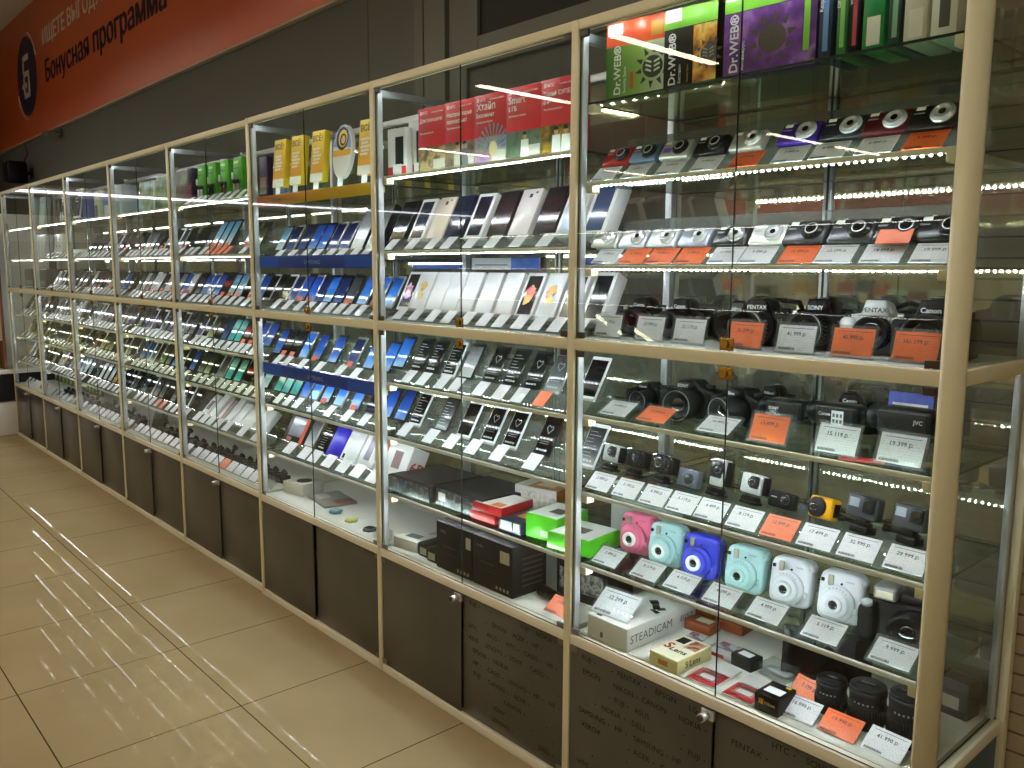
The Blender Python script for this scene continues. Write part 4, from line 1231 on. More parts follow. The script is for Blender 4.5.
for i, (x, y, rz) in enumerate(((-.570, .025, .04), (-.462, .025, .04))):
    o = pbox('blister_pack', f'flat red and white memory card pack, {["behind the cream lens box", "beside the small black box"][i]}', 'blister pack', (.085, .135, .004), mat('D8D6D4', .4), (x, y, zG), (0, 0, rz),
         prints=[('top', .002, .002, .083, .078, mat('B4303A', .35)), ('top', .03, .10, .065, .112, mat('3A3A40', .4)), ('top', .022, .03, .062, .052, PAPER), ('top', .002, .080, .083, .133, mat('CFCDCB', .4))], group='red memory card packs')
    MB().box((-.03, .02, .0045), (.03, .075, .010), ACRYL2, .002).obj('clear_bubble', o)
pbox('carton', 'small black lens carton with a gold mark at the deck edge', 'carton', (.063, .08, .044), mat('15130F', .35), (-.380, .024, zG), (0, 0, .0),
     prints=[('top', .010, .02, .055, .05, PAPER), ('front', .012, .02, .024, .033, mat('D8A830', .4)), ('top', .042, .065, .055, .075, mat('D8C030', .4))], texts=[('front', .028, .023, .008, 'Nikon', mat('C8B070', .4))])
for i, (x, y, c, w, h, d) in enumerate(((-.757, .270, '8A4420', .085, .028, .06), (-.80, .355, '7C3C1C', .08, .055, .05), (-.700, .345, '8A4420', .09, .030, .06), (-.700, .347, '94502A', .085, .026, .055))):
    pbox('battery_box', f'{["low brown box beside the white stabiliser box", "tall brown box behind the others", "wide brown box under another", "brown box stacked on the wide one"][i]}', 'carton', (w, d, h), mat(c, .45), (x, y, zG + (.031 if i == 3 else 0)), (0, 0, .04), prints=[('top', w * .3, d * .3, w * .85, d * .8, mat('D0C8B8', .5))], group='brown cartons on the deck')
for i, (x, y, c) in enumerate(((-.710, .175, 'C8C4C0'), (-.615, .185, 'BAB8BC'))):
    pbox('card_pack', f'{["grey and red filter pack behind the cream box", "pale blue-grey filter pack behind the seam"][i]}', 'package', (.085, .08, .012), mat(c, .4), (x, y, zG), (0, 0, .05), prints=[('top', .004, .03, .06, .075, blotch_mat('pack_print%d' % i, ['8A8A94', 'D0CCC8', '4A5A80', 'C8504A'], 40.)), ('front', .0, .001, .05, .011, mat('B82E2A', .4))], group='thin packs on the deck')
pbox('carton', 'small black carton with a white sticker behind the red packs', 'carton', (.065, .05, .032), mat('1A1A1A', .4), (-.548, .175, zG), (0, 0, -.1), prints=[('top', .012, .012, .05, .038, PAPER)])
o = pbox('clear_box', 'clear plastic accessory box with a white label', 'box', (.08, .06, .032), ACRYL, (-.462, .185, zG), (0, 0, -.1))
MB().box((-.03, .02, .004), (.03, .05, .012), mat('B8BCC0', .4), .002).obj('contents', o)
t = thing('digital_frame', 'black digital photo frame leaning at the back of the deck', 'photo frame', (-.360, .262, zG + .004), (-.28, 0, .42))
put(t, MB().box((-.108, 0, 0), (.108, .012, .128), mat('101012', .25), .005, 2), 'frame')
put(t, MB().box((-.092, -.0012, .014), (.092, -.0002, .114), mat('060607', .12)), 'screen')
def biglens(x, y, r, h, label):
    t = thing('camera_lens', label, 'lens', (x, y, zG), (0, 0, .2), 'black lenses standing on the deck')
    b = put(t, MB().lathe([(r * .86, 0), (r * .9, .004), (r * .9, h * .14), (r, h * .17), (r, h * .62), (r * .96, h * .64), (r * .96, h * .88), (r * .99, h * .9), (r * .99, h), (r * .9, h + .004), (0, h + .004)], mat('141416', .42), seg=40), 'barrel')
    mb = MB()
    for k in range(44):
        a = 2 * PI * k / 44
        c, s = math.cos(a) * r, math.sin(a) * r
        mb.cyl((c, s, h * .22), (c, s, h * .58), r * .045, mat('0E0E10', .6), seg=5)
    put(b, mb, 'grip_ribs')
    cp = put(t, MB().lathe([(r * .94, h + .0042), (r * .94, h + .009), (r * .88, h + .011), (0, h + .011)], mat('19191B', .4), seg=36).box((-r * .62, -r * .2, h + .0105), (r * .62, r * .2, h + .0135), mat('0F0F11', .4), .001), 'lens_cap')
    mb = MB(); put_text(mb, 'Nikon', mat('9A9A9E', .4), (0, -r * .08), r * .2, centre=True, frame=((0, 0, h + .0138), (1, 0, 0), (0, 1, 0))); put(cp, mb, 'printed_lettering')
    mb = MB()
    for k in range(5):
        a = -PI / 2 + (k - 2) * .25
        mb.box((math.cos(a) * r * .93 - .002, math.sin(a) * r * .965 - .0008, h * .72), (math.cos(a) * r * .93 + .002, math.sin(a) * r * .965 + .0008, h * .76), mat('8A8A8C', .5))
    put(b, mb, 'scale_marking')
biglens(-.286, .152, .036, .072, 'short black lens behind the orange price tag')
biglens(-.200, .155, .042, .088, 'widest black lens, in the middle of the three')
biglens(-.108, .150, .041, .106, 'tall black lens beside the corner post')
pbox('carton', 'grey carton with a pale label behind the lenses', 'carton', (.12, .06, .09), mat('3C3A36', .45), (-.11, .345, zG), (0, 0, -.1), prints=[('front', .02, .02, .1, .05, mat('A8A08C', .5))])
price_tag(-.345, .122, zG + .006, math.radians(40), 'orange price tag leaning between black carton and short lens', True, (.088, .062), '7 199 р.', False, -.2, group='camera price tags')
price_tag(-.320, .048, zG + .003, math.radians(60), 'white price tag on the deck beside the small black carton', False, (.088, .062), '16 990 р.', False, .02, group='camera price tags')
price_tag(-.222, .050, zG + .003, math.radians(60), 'orange price tag on the deck in front of the widest lens', True, (.088, .062), '19 990 р.', False, .0, group='camera price tags')
price_tag(-.120, .05, zG + .003, math.radians(56), 'white price tag on the deck in front of the tall lens', False, (.088, .062), '41 990 р.', False, -.05, group='camera price tags')

# ------------------------------------------------------------------ second cabinet
SKIN = mat('B88A6A', .6)
def people(seed, n, tone):
    def f(mb, size):
        w, d, h = size
        rr = random.Random(seed)
        O, U, V = face_frame(size, 'front', .0016)
        for k in range(n):
            cx = w * (.3 + .5 * (k + .5) / n); s = h * .20
            hh = h * .30 + rr.random() * .01
            shirt = mat(tone[k % len(tone)], .5)
            mb.quad([O + U * (cx - s * .42) + V * .004, O + U * (cx + s * .42) + V * .004, O + U * (cx + s * .36) + V * (hh - s * .25), O + U * (cx - s * .36) + V * (hh - s * .25)], shirt)
            O2 = O - Vector((0, .0004, 0))
            mb.quad([O2 + U * (cx + s * .2 * math.cos(a * PI / 6)) + V * (hh + s * .26 * math.sin(a * PI / 6)) for a in range(12)], SKIN)
            mb.quad([O2 - Vector((0, .0003, 0)) + U * (cx + s * .21 * math.cos(a * PI / 6)) + V * (hh + s * .06 + s * .24 * math.sin(a * PI / 6)) for a in range(7)], mat('2A1A12', .6))
    return f
def fan(mb, size):
    w, d, h = size
    O, U, V = face_frame(size, 'front', .0016)
    c = (w * .6, h * .22)
    for k in range(13):
        a = math.radians(-5 + k * 15); b = a + math.radians(5)
        L = h * .36
        mb.quad([O + U * c[0] + V * c[1], O + U * (c[0] + L * math.cos(a)) * 1 + V * (c[1] + L * math.sin(a)) if False else O + U * min(w, max(0, c[0] + L * math.cos(a))) + V * (c[1] + L * math.sin(a)), O + U * min(w, max(0, c[0] + L * math.cos(b))) + V * (c[1] + L * math.sin(b))], mat('5AA0A4', .45))
    O = O - Vector((0, .0004, 0))
    mb.quad([O + U * (c[0] + h * .09 * math.cos(a * PI / 8)) + V * (c[1] + h * .11 * math.sin(a * PI / 8)) for a in range(16)], mat('C8B48A', .5))
REDB = mat('C4202C', .35)
zA2 = SHELVES[2]['A'] + .0006
MT = [('red box with a tablet offer over a tawny picture', 'Для планшета', '', ['8A6A40', 'B49A70', '4A3018', '9A7A50'], None),
      ('red box with a white price note over its picture', 'Настрой тариф', 'полностью!', ['3A302A', '6A5A4A', '8A7660', '2A3A2A'], people(2, 2, ['B8B0A4', '6A6A70'])),
      ('red box with a turquoise feather fan picture', 'Xтайп', 'Безлимит', ['7A3A5A', '8A6AA0', 'B08A7A', '4A2A3A'], fan),
      ('red box with a person in a white shirt', 'Smart', '5 ГБ', ['3A4A3A', '5A6A54', '4A5A50', '2A2A26'], people(5, 1, ['DADAD6'])),
      ('red box with two people in pale shirts', 'Тариф СУПЕР', '0 ₽', ['6A500F', '94701C', '3A3010', '2A2A10'], people(9, 2, ['C8C8C4', 'D8D8D6']))]
for i, (l, a, b, cols, shp) in enumerate(MT):
    x = -1.755 + i * .1525
    w, h = .149, .215
    pbox('promo_box', l + ', on the top shelf', 'promotion box', (w, .045, h), REDB, (x, .075, zA2), (0, 0, .03),
         prints=[('front', .001, .002, w - .001, h * .40, blotch_mat('promo_print%d' % i, cols, 26.)), ('front', w * .55, .004, w * .97, h * .20, mat('B8B2AA', .5))] + ([('front', w * .45, .004, w * .75, h * .36, mat('A8A4A0', .5))] if i == 1 else []) + [('front', .012, h - .022, .022, h - .010, mat('E8C8C8', .5))],
         texts=[('front', .012, h * .78, .0125 if i not in (2, 3) else .022, a, WT_), ('front', .012, h * .68, .013, b or ' ', WT_), ('front', .012, h * .60, .006, 'Звонки и интернет', WT_), ('front', .027, h - .021, .009, 'МТС', WT_), ('front', w * .5, h - .02, .005, 'на ваших условиях', WT_)],
         shapes=shp, group='red promotion boxes')
for i, (x, y, h) in enumerate(((-1.965, .075, .17), (-1.885, .11, .19))):
    pbox('phone_carton', f'white and red phone carton with a dark phone printed on it, {["in front", "behind the other one"][i]}', 'phone box', (.105, .03, h), mat('DEDCDC', .4), (x, y, zA2), (0, 0, .05),
         prints=[('front', .0, .0, .105, h * .22, REDB), ('front', .045, h * .25, .092, h * .82, mat('22242A', .3)), ('front', .03, 0.0, .08, .045, PAPER)], group='white cartons on the red-box shelf')

def phone_box(x, bay, s, bodyc, front, label, size=(.088, .045, .165), yoff=0., zoff=0., lean=math.radians(27), shp=None, group='phone cartons'):
    z = zshelf(bay, s)
    w, d, h = size
    return pbox('phone_carton', label, 'phone box', size, mat(bodyc, .28), (x, PH_Y + yoff, z + PH_Z + zoff), (-lean, 0, 0), prints=front(w, h), shapes=shp, group=group, bev=.001)
def plain(w, h): return []
def device(c, m=.012):
    return lambda w, h: [('front', m, m, w - m, h - m, mat(c, .12))]
def dots(w, h): return [('front', w * .42, h * .82, w * .58, h * .90, mat('1A1A1E', .4)), ('front', w * .7, h * .9, w * .8, h * .94, mat('1A1A1E', .4))]
def flower(cols, bgc):
    def f(mb, size):
        w, d, h = size
        O, U, V = face_frame(size, 'front', .0016)
        rr = random.Random(len(cols) + int(bgc, 16) % 97)
        for k in range(9):
            a = rr.random() * 6.28; cx = w * (.5 + .12 * math.cos(a)); cz = h * (.55 + .12 * math.sin(a)) - k * h * .012
            r1 = w * (.10 + .08 * rr.random())
            mb.quad([O - Vector((0, .0002 * k, 0)) + U * (cx + r1 * math.cos(2 * PI * j / 9 + a) * (1.5 if j % 2 else .6)) + V * (cz + r1 * math.sin(2 * PI * j / 9 + a) * 1.3) for j in range(9)], mat(cols[k % len(cols)], .35))
    return f
BB = [(-2.03, '17171A', device('14161C', .003), 'black glossy phone carton, first beside the third cabinet'), (-1.91, 'DCDAD6', device('2A3040'), 'white phone carton with a dark handset face, first on the second shelf'),
      (-1.80, 'D9C7B4', dots, 'cream phone carton with a camera dot'), (-1.70, '23253A', device('20233A', .002), 'navy black phone carton between the cream and white ones'),
      (-1.585, 'DEDCDA', device('1B2030'), 'white phone carton with a black handset face at the door seam'), (-1.47, '1F1A1C', device('2C2628', .002), 'tall black phone carton right of the door seam'),
      (-1.365, 'D8D0D0', dots, 'pinkish white phone carton with a camera dot'), (-1.25, '211D20', device('262024', .002), 'tall black phone carton near the camera cabinet'),
      (-1.150, 'DEDCDA', device('B8C8DC'), 'white phone carton with a pale handset face, near the camera cabinet')]
for x, c, f, l in BB:
    phone_box(x, 2, 'B', c, f, l, (.09, .05, .170))
phone_box(-1.045, 2, 'B', 'DCDAD8', device('3A4A6A'), 'white phone carton at the post of the camera cabinet, second shelf', (.088, .05, .168))
CBX = [(-1.990, 'd', 'white phone carton with a dark handset and pink picture'), (-1.905, 'g', 'white phone carton with a gold flower'), (-1.812, 'p', 'plain white phone carton, first of five'), (-1.725, 'p', 'plain white phone carton, second of five'),
       (-1.637, 'p', 'plain white phone carton, third of five'), (-1.537, 'p', 'plain white phone carton, fourth of five'), (-1.437, 'p', 'plain white phone carton, fifth of five'),
       (-1.335, 'r', 'white phone carton with a red fish on a black handset'), (-1.240, 'f', 'white phone carton with a golden fish on a white handset'), (-1.145, 'd2', 'white phone carton with a dark handset at the row end')]
for x, k, l in CBX:
    shp = {'g': flower(['D8B050', 'C09030', 'E8D090'], 'AA'), 'f': flower(['E0A030', 'D07A20', '3A4A8A', 'E8C860'], 'CC'), 'r': flower(['C03040', 'D86050', 'E0A040'], 'DD'), 'd': flower(['D89AB0', 'B86A9A'], 'BB')}.get(k)
    f = plain if k in 'pg' else device('DCDEE4', .011) if k == 'f' else device('2A2628', .011)
    phone_box(x, 2, 'C', 'E0DFE2', f, l + ' on the middle deck', (.083, .045, .155), shp=shp)
phone_box(-1.045, 2, 'C', 'DEDCDA', device('24262C'), 'white phone carton at the post of the camera cabinet, middle deck', (.085, .045, .16))
for s in 'BCDE':
    display_rail(2, s, deep=.05 if s in 'BC' else 0.)
tags_on_rail(2, 'B', [-2.03 + .02, -1.88, -1.76, -1.67, -1.55, -1.44, -1.32, -1.20], size=(.05, .058))
tags_on_rail(2, 'C', [-1.96, -1.86, -1.76, -1.67, -1.57, -1.48, -1.40, -1.31, -1.23, -1.15, -1.06], size=(.05, .058))
tags_on_rail(2, 'D', [-1.91, -1.82, -1.71, -1.63, -1.50, -1.40, -1.31, -1.21], orange=(7,), size=(.05, .058))
tags_on_rail(2, 'E', [-1.94, -1.78, -1.66, -1.54, -1.41, -1.25], size=(.055, .060))
phone_row(2, 'D', [-2.035, -1.92, -1.83, -1.725, -1.63, -1.50, -1.40, -1.30, -1.205], ['bright', 'black', 'black', 'black', 'grey', 'black', 'black', 'black', 'slate'], 'kkkwkkkks', txt={1: 'l', 2: 'l', 3: 'l', 5: 'heart', 6: 'l', 7: 'heart', 8: 'heart'})
phone_row(2, 'E', [-2.03, -1.93, -1.77, -1.64, -1.51, -1.40, -1.25], ['blue', 'black', 'slate', 'black', 'black', 'black', 'black'], 'kwkwwwk', txt={1: 'l', 2: 'l', 4: 'heart', 5: 'heart', 6: 'heart'})
phone(-1.06, 2, 'E', 'slate', 'w', 'dark smartphone with a light frame against the post of the camera cabinet, fifth shelf', txt='l')
phone(-1.06, 2, 'D', 'black', 'w', 'black smartphone with a light frame against the post of the camera cabinet, fourth shelf')
# sixth shelf: cartons
zF = SHELVES[2]['F'] + .0006
DKP = blotch_mat('dark_carton_print', ['0C0C0E', '141418', '26262C', '66666E', '0E0E10'], 40.)
pbox('carton', 'black patterned carton at the third cabinet end of the sixth shelf', 'carton', (.262, .25, .062), mat('0B0B0D', .6, 0., .3), (-1.895, .06, zF), (0, 0, .0), prints=[('front', .004, .004, .258, .058, DKP), ('top', .01, .01, .25, .24, blotch_mat('painted_sheen', ['0E0E10', '151519', '22222A'], 12.))])  # soft sheen on the carton top painted as paler patches
pbox('carton', 'second black patterned carton beside the orange and white one', 'carton', (.262, .25, .064), mat('0D0D11', .6, 0., .3), (-1.620, .075, zF), (0, 0, .0), prints=[('front', .004, .004, .258, .06, DKP), ('front', .02, .02, .06, .05, mat('B8B4B0', .5)), ('top', .01, .01, .25, .24, mat('1E1E26', .35))])
pbox('carton', 'white and orange carton with a drawing and large white title', 'carton', (.175, .13, .092), mat('D8D4CC', .4), (-1.430, .262, zF), (0, 0, .20), prints=[('right', 0, 0, .13, .092, mat('B06A2A', .4)), ('top', .05, .0, .175, .13, mat('B87838', .4)), ('top', .07, .03, .14, .1, mat('E0D0B8', .5)), ('front', .02, .01, .17, .08, blotch_mat('sketch_print', ['E0DCD4', 'D8D4CC', '9A9488'], 60.)), ('front', .1, .0, .15, .04, mat('BDB6A8', .5))],
     texts=[('right', .02, .034, .016, 'МАТРЁШКА', mat('E8E0D0', .5))])
pbox('carton', 'red carton lying flat in front of the white and orange one', 'carton', (.12, .16, .028), mat('B81E26', .35), (-1.482, .070, zF), (0, 0, .04), prints=[('top', .01, .01, .11, .15, mat('D8D4D2', .45))])
pbox('carton', 'tilted red and white carton resting on the flat red one', 'carton', (.13, .16, .028), mat('C0202A', .35), (-1.455, .066, zF + .034), (0, .02, .12), prints=[('top', .006, .006, .124, .154, mat('DCD8D6', .45)), ('top', .07, .012, .115, .05, mat('D07A30', .45))])
pbox('carton', 'dark blue carton with white labels beside the green ones', 'carton', (.10, .13, .038), mat('22263A', .35), (-1.335, .060, zF), (0, 0, .05), prints=[('front', .01, .006, .06, .034, mat('BFBFC4', .5)), ('front', .068, .008, .095, .034, mat('C8C8C4', .5)), ('top', .03, .05, .09, .1, mat('C88A4A', .45))])
GRN = mat('57C026', .35)
for i, (x, y, z, r) in enumerate(((-1.215, .085, zF, .12), (-1.075, .06, zF, .12))):
    pbox('carton', ['taller green and white carton of two', 'flat green and white carton at the camera cabinet post'][i], 'carton', ((.125, .155)[i], .16, (.075, .05)[i]), GRN, (x, y, z), (0, 0, r), prints=[('top', .006, .006, (.119, .149)[i], .154, mat('DCDCD8', .45)), ('top', .05, .05, .10, .1, mat('5A5048', .45))] + ([('front', .06, .01, .095, .03, mat('B8E0A0', .5))] if i == 0 else []), texts=[('right', .05, .02, .012, 'NODE', mat('2E7A14', .5))], group='green cartons on the sixth shelf')
pbox('carton', 'large white carton with a printed camera rig behind the green ones', 'carton', (.24, .05, .16), mat('C9CBC8', .45), (-1.02, .33, zF), (0, 0, .05), prints=[('front', .12, .04, .2, .075, mat('2A2A2C', .4)), ('front', .15, .06, .17, .1, mat('2A2A2C', .4))])
# bottom deck
for i, (x, y, w, rz) in enumerate(((-1.592, .034, .196, .0), (-1.390, .034, .198, .0))):
    pbox('speaker_carton', ['big black carton with a thin line drawing, beside small cartons', 'big black carton with a thin line drawing and side text, at the door seam'][i], 'carton', (w, .15, .168), mat('090807', .7, 0., .25), (x, y, zG), (0, 0, rz),
         prints=[('front', w * .84 if i == 0 else w * .70, .105, w * .97 if i == 0 else w * .93, .145, mat('D0C8B4', .5)), ('front', .04, .085, w * .55, .0865, mat('6A6258', .5)), ('front', .05, .06, w * .6, .0615, mat('4A443C', .5))] + [('front', w * .6 + k * .018, .012, w * .6 + k * .018 + .010, .022, mat('A89C80', .5)) for k in range(4)] + [('right', .04, .03 + .018 * k, .13, .035 + .018 * k, mat('3A342C', .5)) for k in range(6)],
         texts=[('front', .025, .132, .010, 'SVEN', mat('8A8274', .5))], group='big black cartons')
pbox('carton', 'white and blue flat carton at the third cabinet end of the bottom deck', 'carton', (.13, .10, .040), mat('CFCBC2', .45), (-1.905, .05, zG), (0, 0, .15), prints=[('right', 0, 0, .1, .04, mat('2C6A9A', .4)), ('top', .03, .03, .1, .07, mat('5A6068', .45))])
for i, (x, y) in enumerate(((-1.800, .055), (-1.735, .045))):
    pbox('carton', f'small dark narrow carton with pale label, {["behind", "in front"][i]} in the pair', 'carton', (.055, .16, .05), mat('1C1E1A', .4), (x, y, zG), (0, 0, .0), prints=[('front', .008, .008, .047, .034, mat('A8A890', .5))], group='narrow dark cartons')
pbox('carton', 'slim green and white carton beside the big black one', 'carton', (.05, .12, .065), mat('8A9A78', .4), (-1.772 + .02 - .055, .07, zG) if False else (-1.812 + .0, .045, zG), (0, 0, .0), prints=[('front', .022, .004, .047, .05, mat('C8C0B0', .5))]) if False else None
pbox('carton', 'black carton with small pictures on its front beside the camera cabinet', 'carton', (.20, .14, .125), mat('121214', .4), (-1.13, .18, zG), (0, 0, .1), prints=[('front', .012, .03, .085, .1, blotch_mat('photo_print1', ['0E0E10', '3A3A3E', '8A8A8C', '1A1A1C'], 50.)), ('front', .1, .03, .185, .1, blotch_mat('photo_print2', ['101012', '4A4A4A', '9A988E', '1A1A1C'], 44.))])
t = thing('microphone', 'black tapered handle lying in front of the pictured carton', 'handle', (-1.175, .115, zG + .021), (0, 0, -.1))
put(t, MB().cyl((-.07, 0, 0), (.06, 0, 0), .020, BLACK, r1=.014, seg=20).ball((-.07, 0, 0), .020, BLACK), 'grip')
put(t, MB().cyl((.06, 0, 0), (.085, 0, 0), .012, DARK, seg=16), 'end_cap')
price_tag(-1.115, .05, zG + .002, math.radians(55), 'orange price tag on the bottom deck beside the camera cabinet post', True, (.10, .064), '2 990 р.', group='camera price tags')
# blue and white printed strips with text at the back, under the second shelf
for i, x in enumerate((-1.76, -1.24)):
    t = thing('shelf_banner', f'white and blue shelf banner under the second shelf, {["before", "after"][i]} the door seam', 'banner', (x, .405, 1.52))
    put(t, MB().box((-.19, 0, 0), (.19, .006, .044), mat('E6EAF0', .4), .001), 'panel')
    mb = MB(); q(mb, (.04, -.19)[i], .0, (.19, -.02)[i], .044, mat('2A6AD0', .4), fframe(-.0008)); q(mb, (-.17, .0)[i], .016, (.02, .16)[i], .020, mat('6A7078', .4), fframe(-.0008)); put(t, mb, 'printed_lettering')

# ------------------------------------------------------------------ third cabinet
YEL = grad_mat('yellow_orange_print', [(0., 'E89A30'), (.5, 'ECB02C'), (1., 'F2CC2E')], 2, .35)
zA3 = SHELVES[3]['A'] + .0006
def vse(x, label, wide=.092):
    z = zA3 + .05
    h = .205
    o = pbox('promo_box', label, 'promotion box', (wide, .03, h), mat('F0C828', .35), (x, .085, z), (-.10, 0, .05), prints=[('front', 0, 0.034, wide, h, YEL), ('front', 0, 0, wide, .034, mat('E4DED4', .45))] + [('front', .012 + .004 * (k % 2), .072 + k * .014, .060 + .008 * (k % 3), .081 + k * .014, mat('E8E0C8', .5)) for k in range(5)], texts=[('front', .010, .162, .024, 'ВСЁ!', mat('2A2418', .5), 0., .01)], group='yellow promotion boxes')
    MB().box((-.016, -.0, -.046), (.02, .002, -.001), PAPER).obj('price_slip', o)
    MB().box((-wide / 2, .02, -.045), (wide / 2, .03, -.001), ACRYL2).obj('clear_stand', o)
for x, l in ((-2.91, 'first yellow box from the green-pack cabinet'), (-2.75, 'second yellow box from the green-pack cabinet'), (-2.57, 'third yellow box, right of the door seam'), (-2.20, 'last yellow box beside the red-box cabinet post')):
    vse(x, l)
t = thing('oval_sign', 'oval promotional card with a black swirl between yellow boxes', 'sign', (-2.375, .085, zA3 + .05), (-.10, 0, .05))
pts = [(.066 * math.cos(a), .105 + .105 * math.sin(a)) for a in [2 * PI * k / 32 for k in range(32)]]
put(t, MB().prism(pts, 0, .018, mat('E6E2DC', .4)), 'card')
mb = MB()
O = Vector((0, -.0008, 0))
def ell(cx, cz, a, b, m, e, a0=0, a1=2 * PI, n=24):
    mb.quad([Vector((cx + a * math.cos(a0 + (a1 - a0) * k / n), -e, cz + b * math.sin(a0 + (a1 - a0) * k / n))) for k in range(n)], m)
ell(0, .105, .063, .10, mat('8A9AD0', .4), .0006, .1, PI - .1)
ell(.0, .155, .042, .045, mat('18161A', .4), .0010); ell(.004, .155, .031, .034, mat('E0B83A', .4), .0014); ell(.006, .150, .022, .024, mat('18161A', .4), .0018); ell(.008, .150, .014, .016, mat('D8A898', .5), .0022)
q(mb, -.062, .088, .062, .112, mat('ECB02C', .4), fframe(-.0009))
put(t, mb, 'printed_picture')
put(t, MB().box((-.016, -.002, -.046), (.02, .0, .006), PAPER), 'price_slip')
put(t, MB().box((-.03, .005, -.046), (.03, .012, .0), ACRYL2), 'clear_stand')
pbox('phone_carton', 'blue handset dummy leaning at the start of the yellow row', 'phone box', (.07, .012, .15), mat('5A8AE0', .3), (-2.985, .12, zA3 + .01), (-.4, 0, 0), prints=[('front', .006, .0, .03, .03, mat('C03A5A', .4))])
t = thing('shelf_strip', 'orange to yellow curved strip along the front of the yellow box shelf', 'shelf strip', (-2.5, .0208, SHELVES[3]['A'] - .012))
mb = MB().box((-.475, -.004, -.022), (.475, .0, .022), grad_mat('strip_print', [(0., 'D8741E'), (.4, 'E4A428'), (1., 'ECC82C')], 0, .25), .001)
put(t, mb, 'strip')
mb = MB(); put_text(mb, 'Билайн', mat('5A2A10', .5), (-.33, -.009), .018, frame=fframe(-.0048)); put(t, mb, 'printed_lettering')
for s, y in (('B', .0), ('D', .0)):
    z = SHELVES[3][s] - .004
    t = thing('shelf_strip', f'blue shelf strip along the {SHN[s]} of the yellow-box cabinet', 'shelf strip', (-2.5, .0208, z))
    put(t, MB().box((-.472, -.004, -.028), (.472, .0, .024), mat('2348B8', .3), .001), 'strip')
    mb = MB(); q(mb, -.47, -.024, -.29, .016, mat('2A68F0', .3), fframe(-.0046)); q(mb, .26, -.024, .47, .016, mat('2A60E0', .3), fframe(-.0046)); put(t, mb, 'printed_panel')
    mb = MB(); put_text(mb, 'SAMSUNG', mat('B8C8F0', .4), (-.06, -.012), .017, frame=fframe(-.0052), width=.13); put(t, mb, 'printed_lettering')
for s in 'BCDEF':
    display_rail(3, s, back=s != 'F', deep=.05 if s == 'B' else 0.)
tags_on_rail(3, 'B', [-2.91, -2.79, -2.67, -2.57, -2.46, -2.37, -2.27, -2.19], size=(.05, .058))
tags_on_rail(3, 'C', [-2.95, -2.84, -2.73, -2.64, -2.55, -2.47, -2.39, -2.31, -2.23, -2.12], size=(.05, .058))
tags_on_rail(3, 'D', [-2.95, -2.86, -2.72, -2.57, -2.40, -2.28, -2.14], size=(.05, .058))
tags_on_rail(3, 'E', [-2.95, -2.86, -2.77, -2.63, -2.49, -2.35, -2.22], size=(.05, .058))
tags_on_rail(3, 'F', [-2.86, -2.72, -2.63, -2.51, -2.39, -2.28, -2.16], size=(.072, .062))
phone_row(3, 'B', [-3.06 + .08, -2.88, -2.77, -2.68, -2.60, -2.51, -2.42], ['ice', 'navy', 'navy', 'blue', 'blue', 'navy', 'navy'], 'kskkkss')
for i, x in enumerate((-2.31, -2.20)):
    phone_box(x, 3, 'B', '1A1A1E', lambda w, h: [('front', .002, .002, w - .002, h - .002, grad_mat('pale_dark_print', [(0., 'C8CACE'), (.4, '8A8C92'), (1., '2A2A32')], 2, .2))], ['first tall grey phone carton on the second shelf of the yellow-box cabinet', 'second tall grey phone carton beside the red-box cabinet post'][i], (.09, .05, .2))
phone_row(3, 'C', [-3.09 + .05, -2.955, -2.87, -2.79, -2.71, -2.635, -2.56, -2.475, -2.39, -2.29, -2.19, -2.10], ['black', 'black', 'navy', 'blue', 'blue', 'navy', 'bright', 'navy', 'slate', 'bright', 'bright', 'bright'], 'kwskskkkksss', stick=(3, 4, 8, 10))
phone_row(3, 'D', [-3.04, -2.96, -2.88, -2.785, -2.67, -2.53, -2.38, -2.25, -2.13], ['blue', 'black', 'black', 'bright', 'blue', 'blue', 'navy', 'bright', 'bright'], 'kkkskkskk', stick=(1, 2, 4, 6))
phone_row(3, 'E', [-3.04, -2.965, -2.88, -2.79, -2.70, -2.60, -2.49, -2.36, -2.24, -2.13], ['teal', 'teal', 'teal', 'blue', 'bright', 'bright', 'bright', 'bright', 'black', 'blue'], 'kkkssksksk', stick=(5, 7))
# sixth shelf of the third cabinet: bigger devices and cartons
pbox('tablet_carton', 'dark tablet carton with silver circles and an orange side strip', 'carton', (.18, .03, .13), mat('222226', .35), (-2.905, PH_Y, SHELVES[3]['F'] + PH_Z), (-.5, 0, 0), prints=[('front', .03, .035, .15, .128, grad_mat('silver_print', [(0., '6A6C78'), (.6, 'A8AABC'), (1., '8A8C9C')], 2, .2)), ('front', .150, .0, .178, .13, mat('E0501E', .4)), ('front', .03, .008, .075, .028, mat('C8643A', .4))])
phone(-2.755, 3, 'F', 'grey', 's', 'silver smartphone lying beside the dark tablet carton, sixth shelf of yellow-box cabinet', w=.08)
phone(-2.64, 3, 'F', 'black', 'k', 'black handset beside the vivid blue one, sixth shelf of yellow-box cabinet', txt='l', w=.085)
pbox('phone_carton', 'vivid deep blue phone carton on the sixth shelf', 'phone box', (.105, .03, .14), mat('1E16C0', .3), (-2.54, PH_Y, SHELVES[3]['F'] + PH_Z), (-.55, 0, 0))
pbox('phone_carton', 'plain white phone carton with a tiny dark mark on the sixth shelf', 'phone box', (.12, .03, .14), mat('DEDEE2', .35), (-2.415, PH_Y, SHELVES[3]['F'] + PH_Z), (-.55, 0, 0), prints=[('front', .012, .01, .03, .03, mat('1A1A1C', .4))])
pbox('phone_carton', 'white phone carton showing a grey handset on the sixth shelf', 'phone box', (.12, .03, .14), mat('DEDCDE', .35), (-2.285, PH_Y, SHELVES[3]['F'] + PH_Z), (-.55, 0, 0), prints=[('front', .035, .03, .078, .132, mat('7A7C8A', .3))])
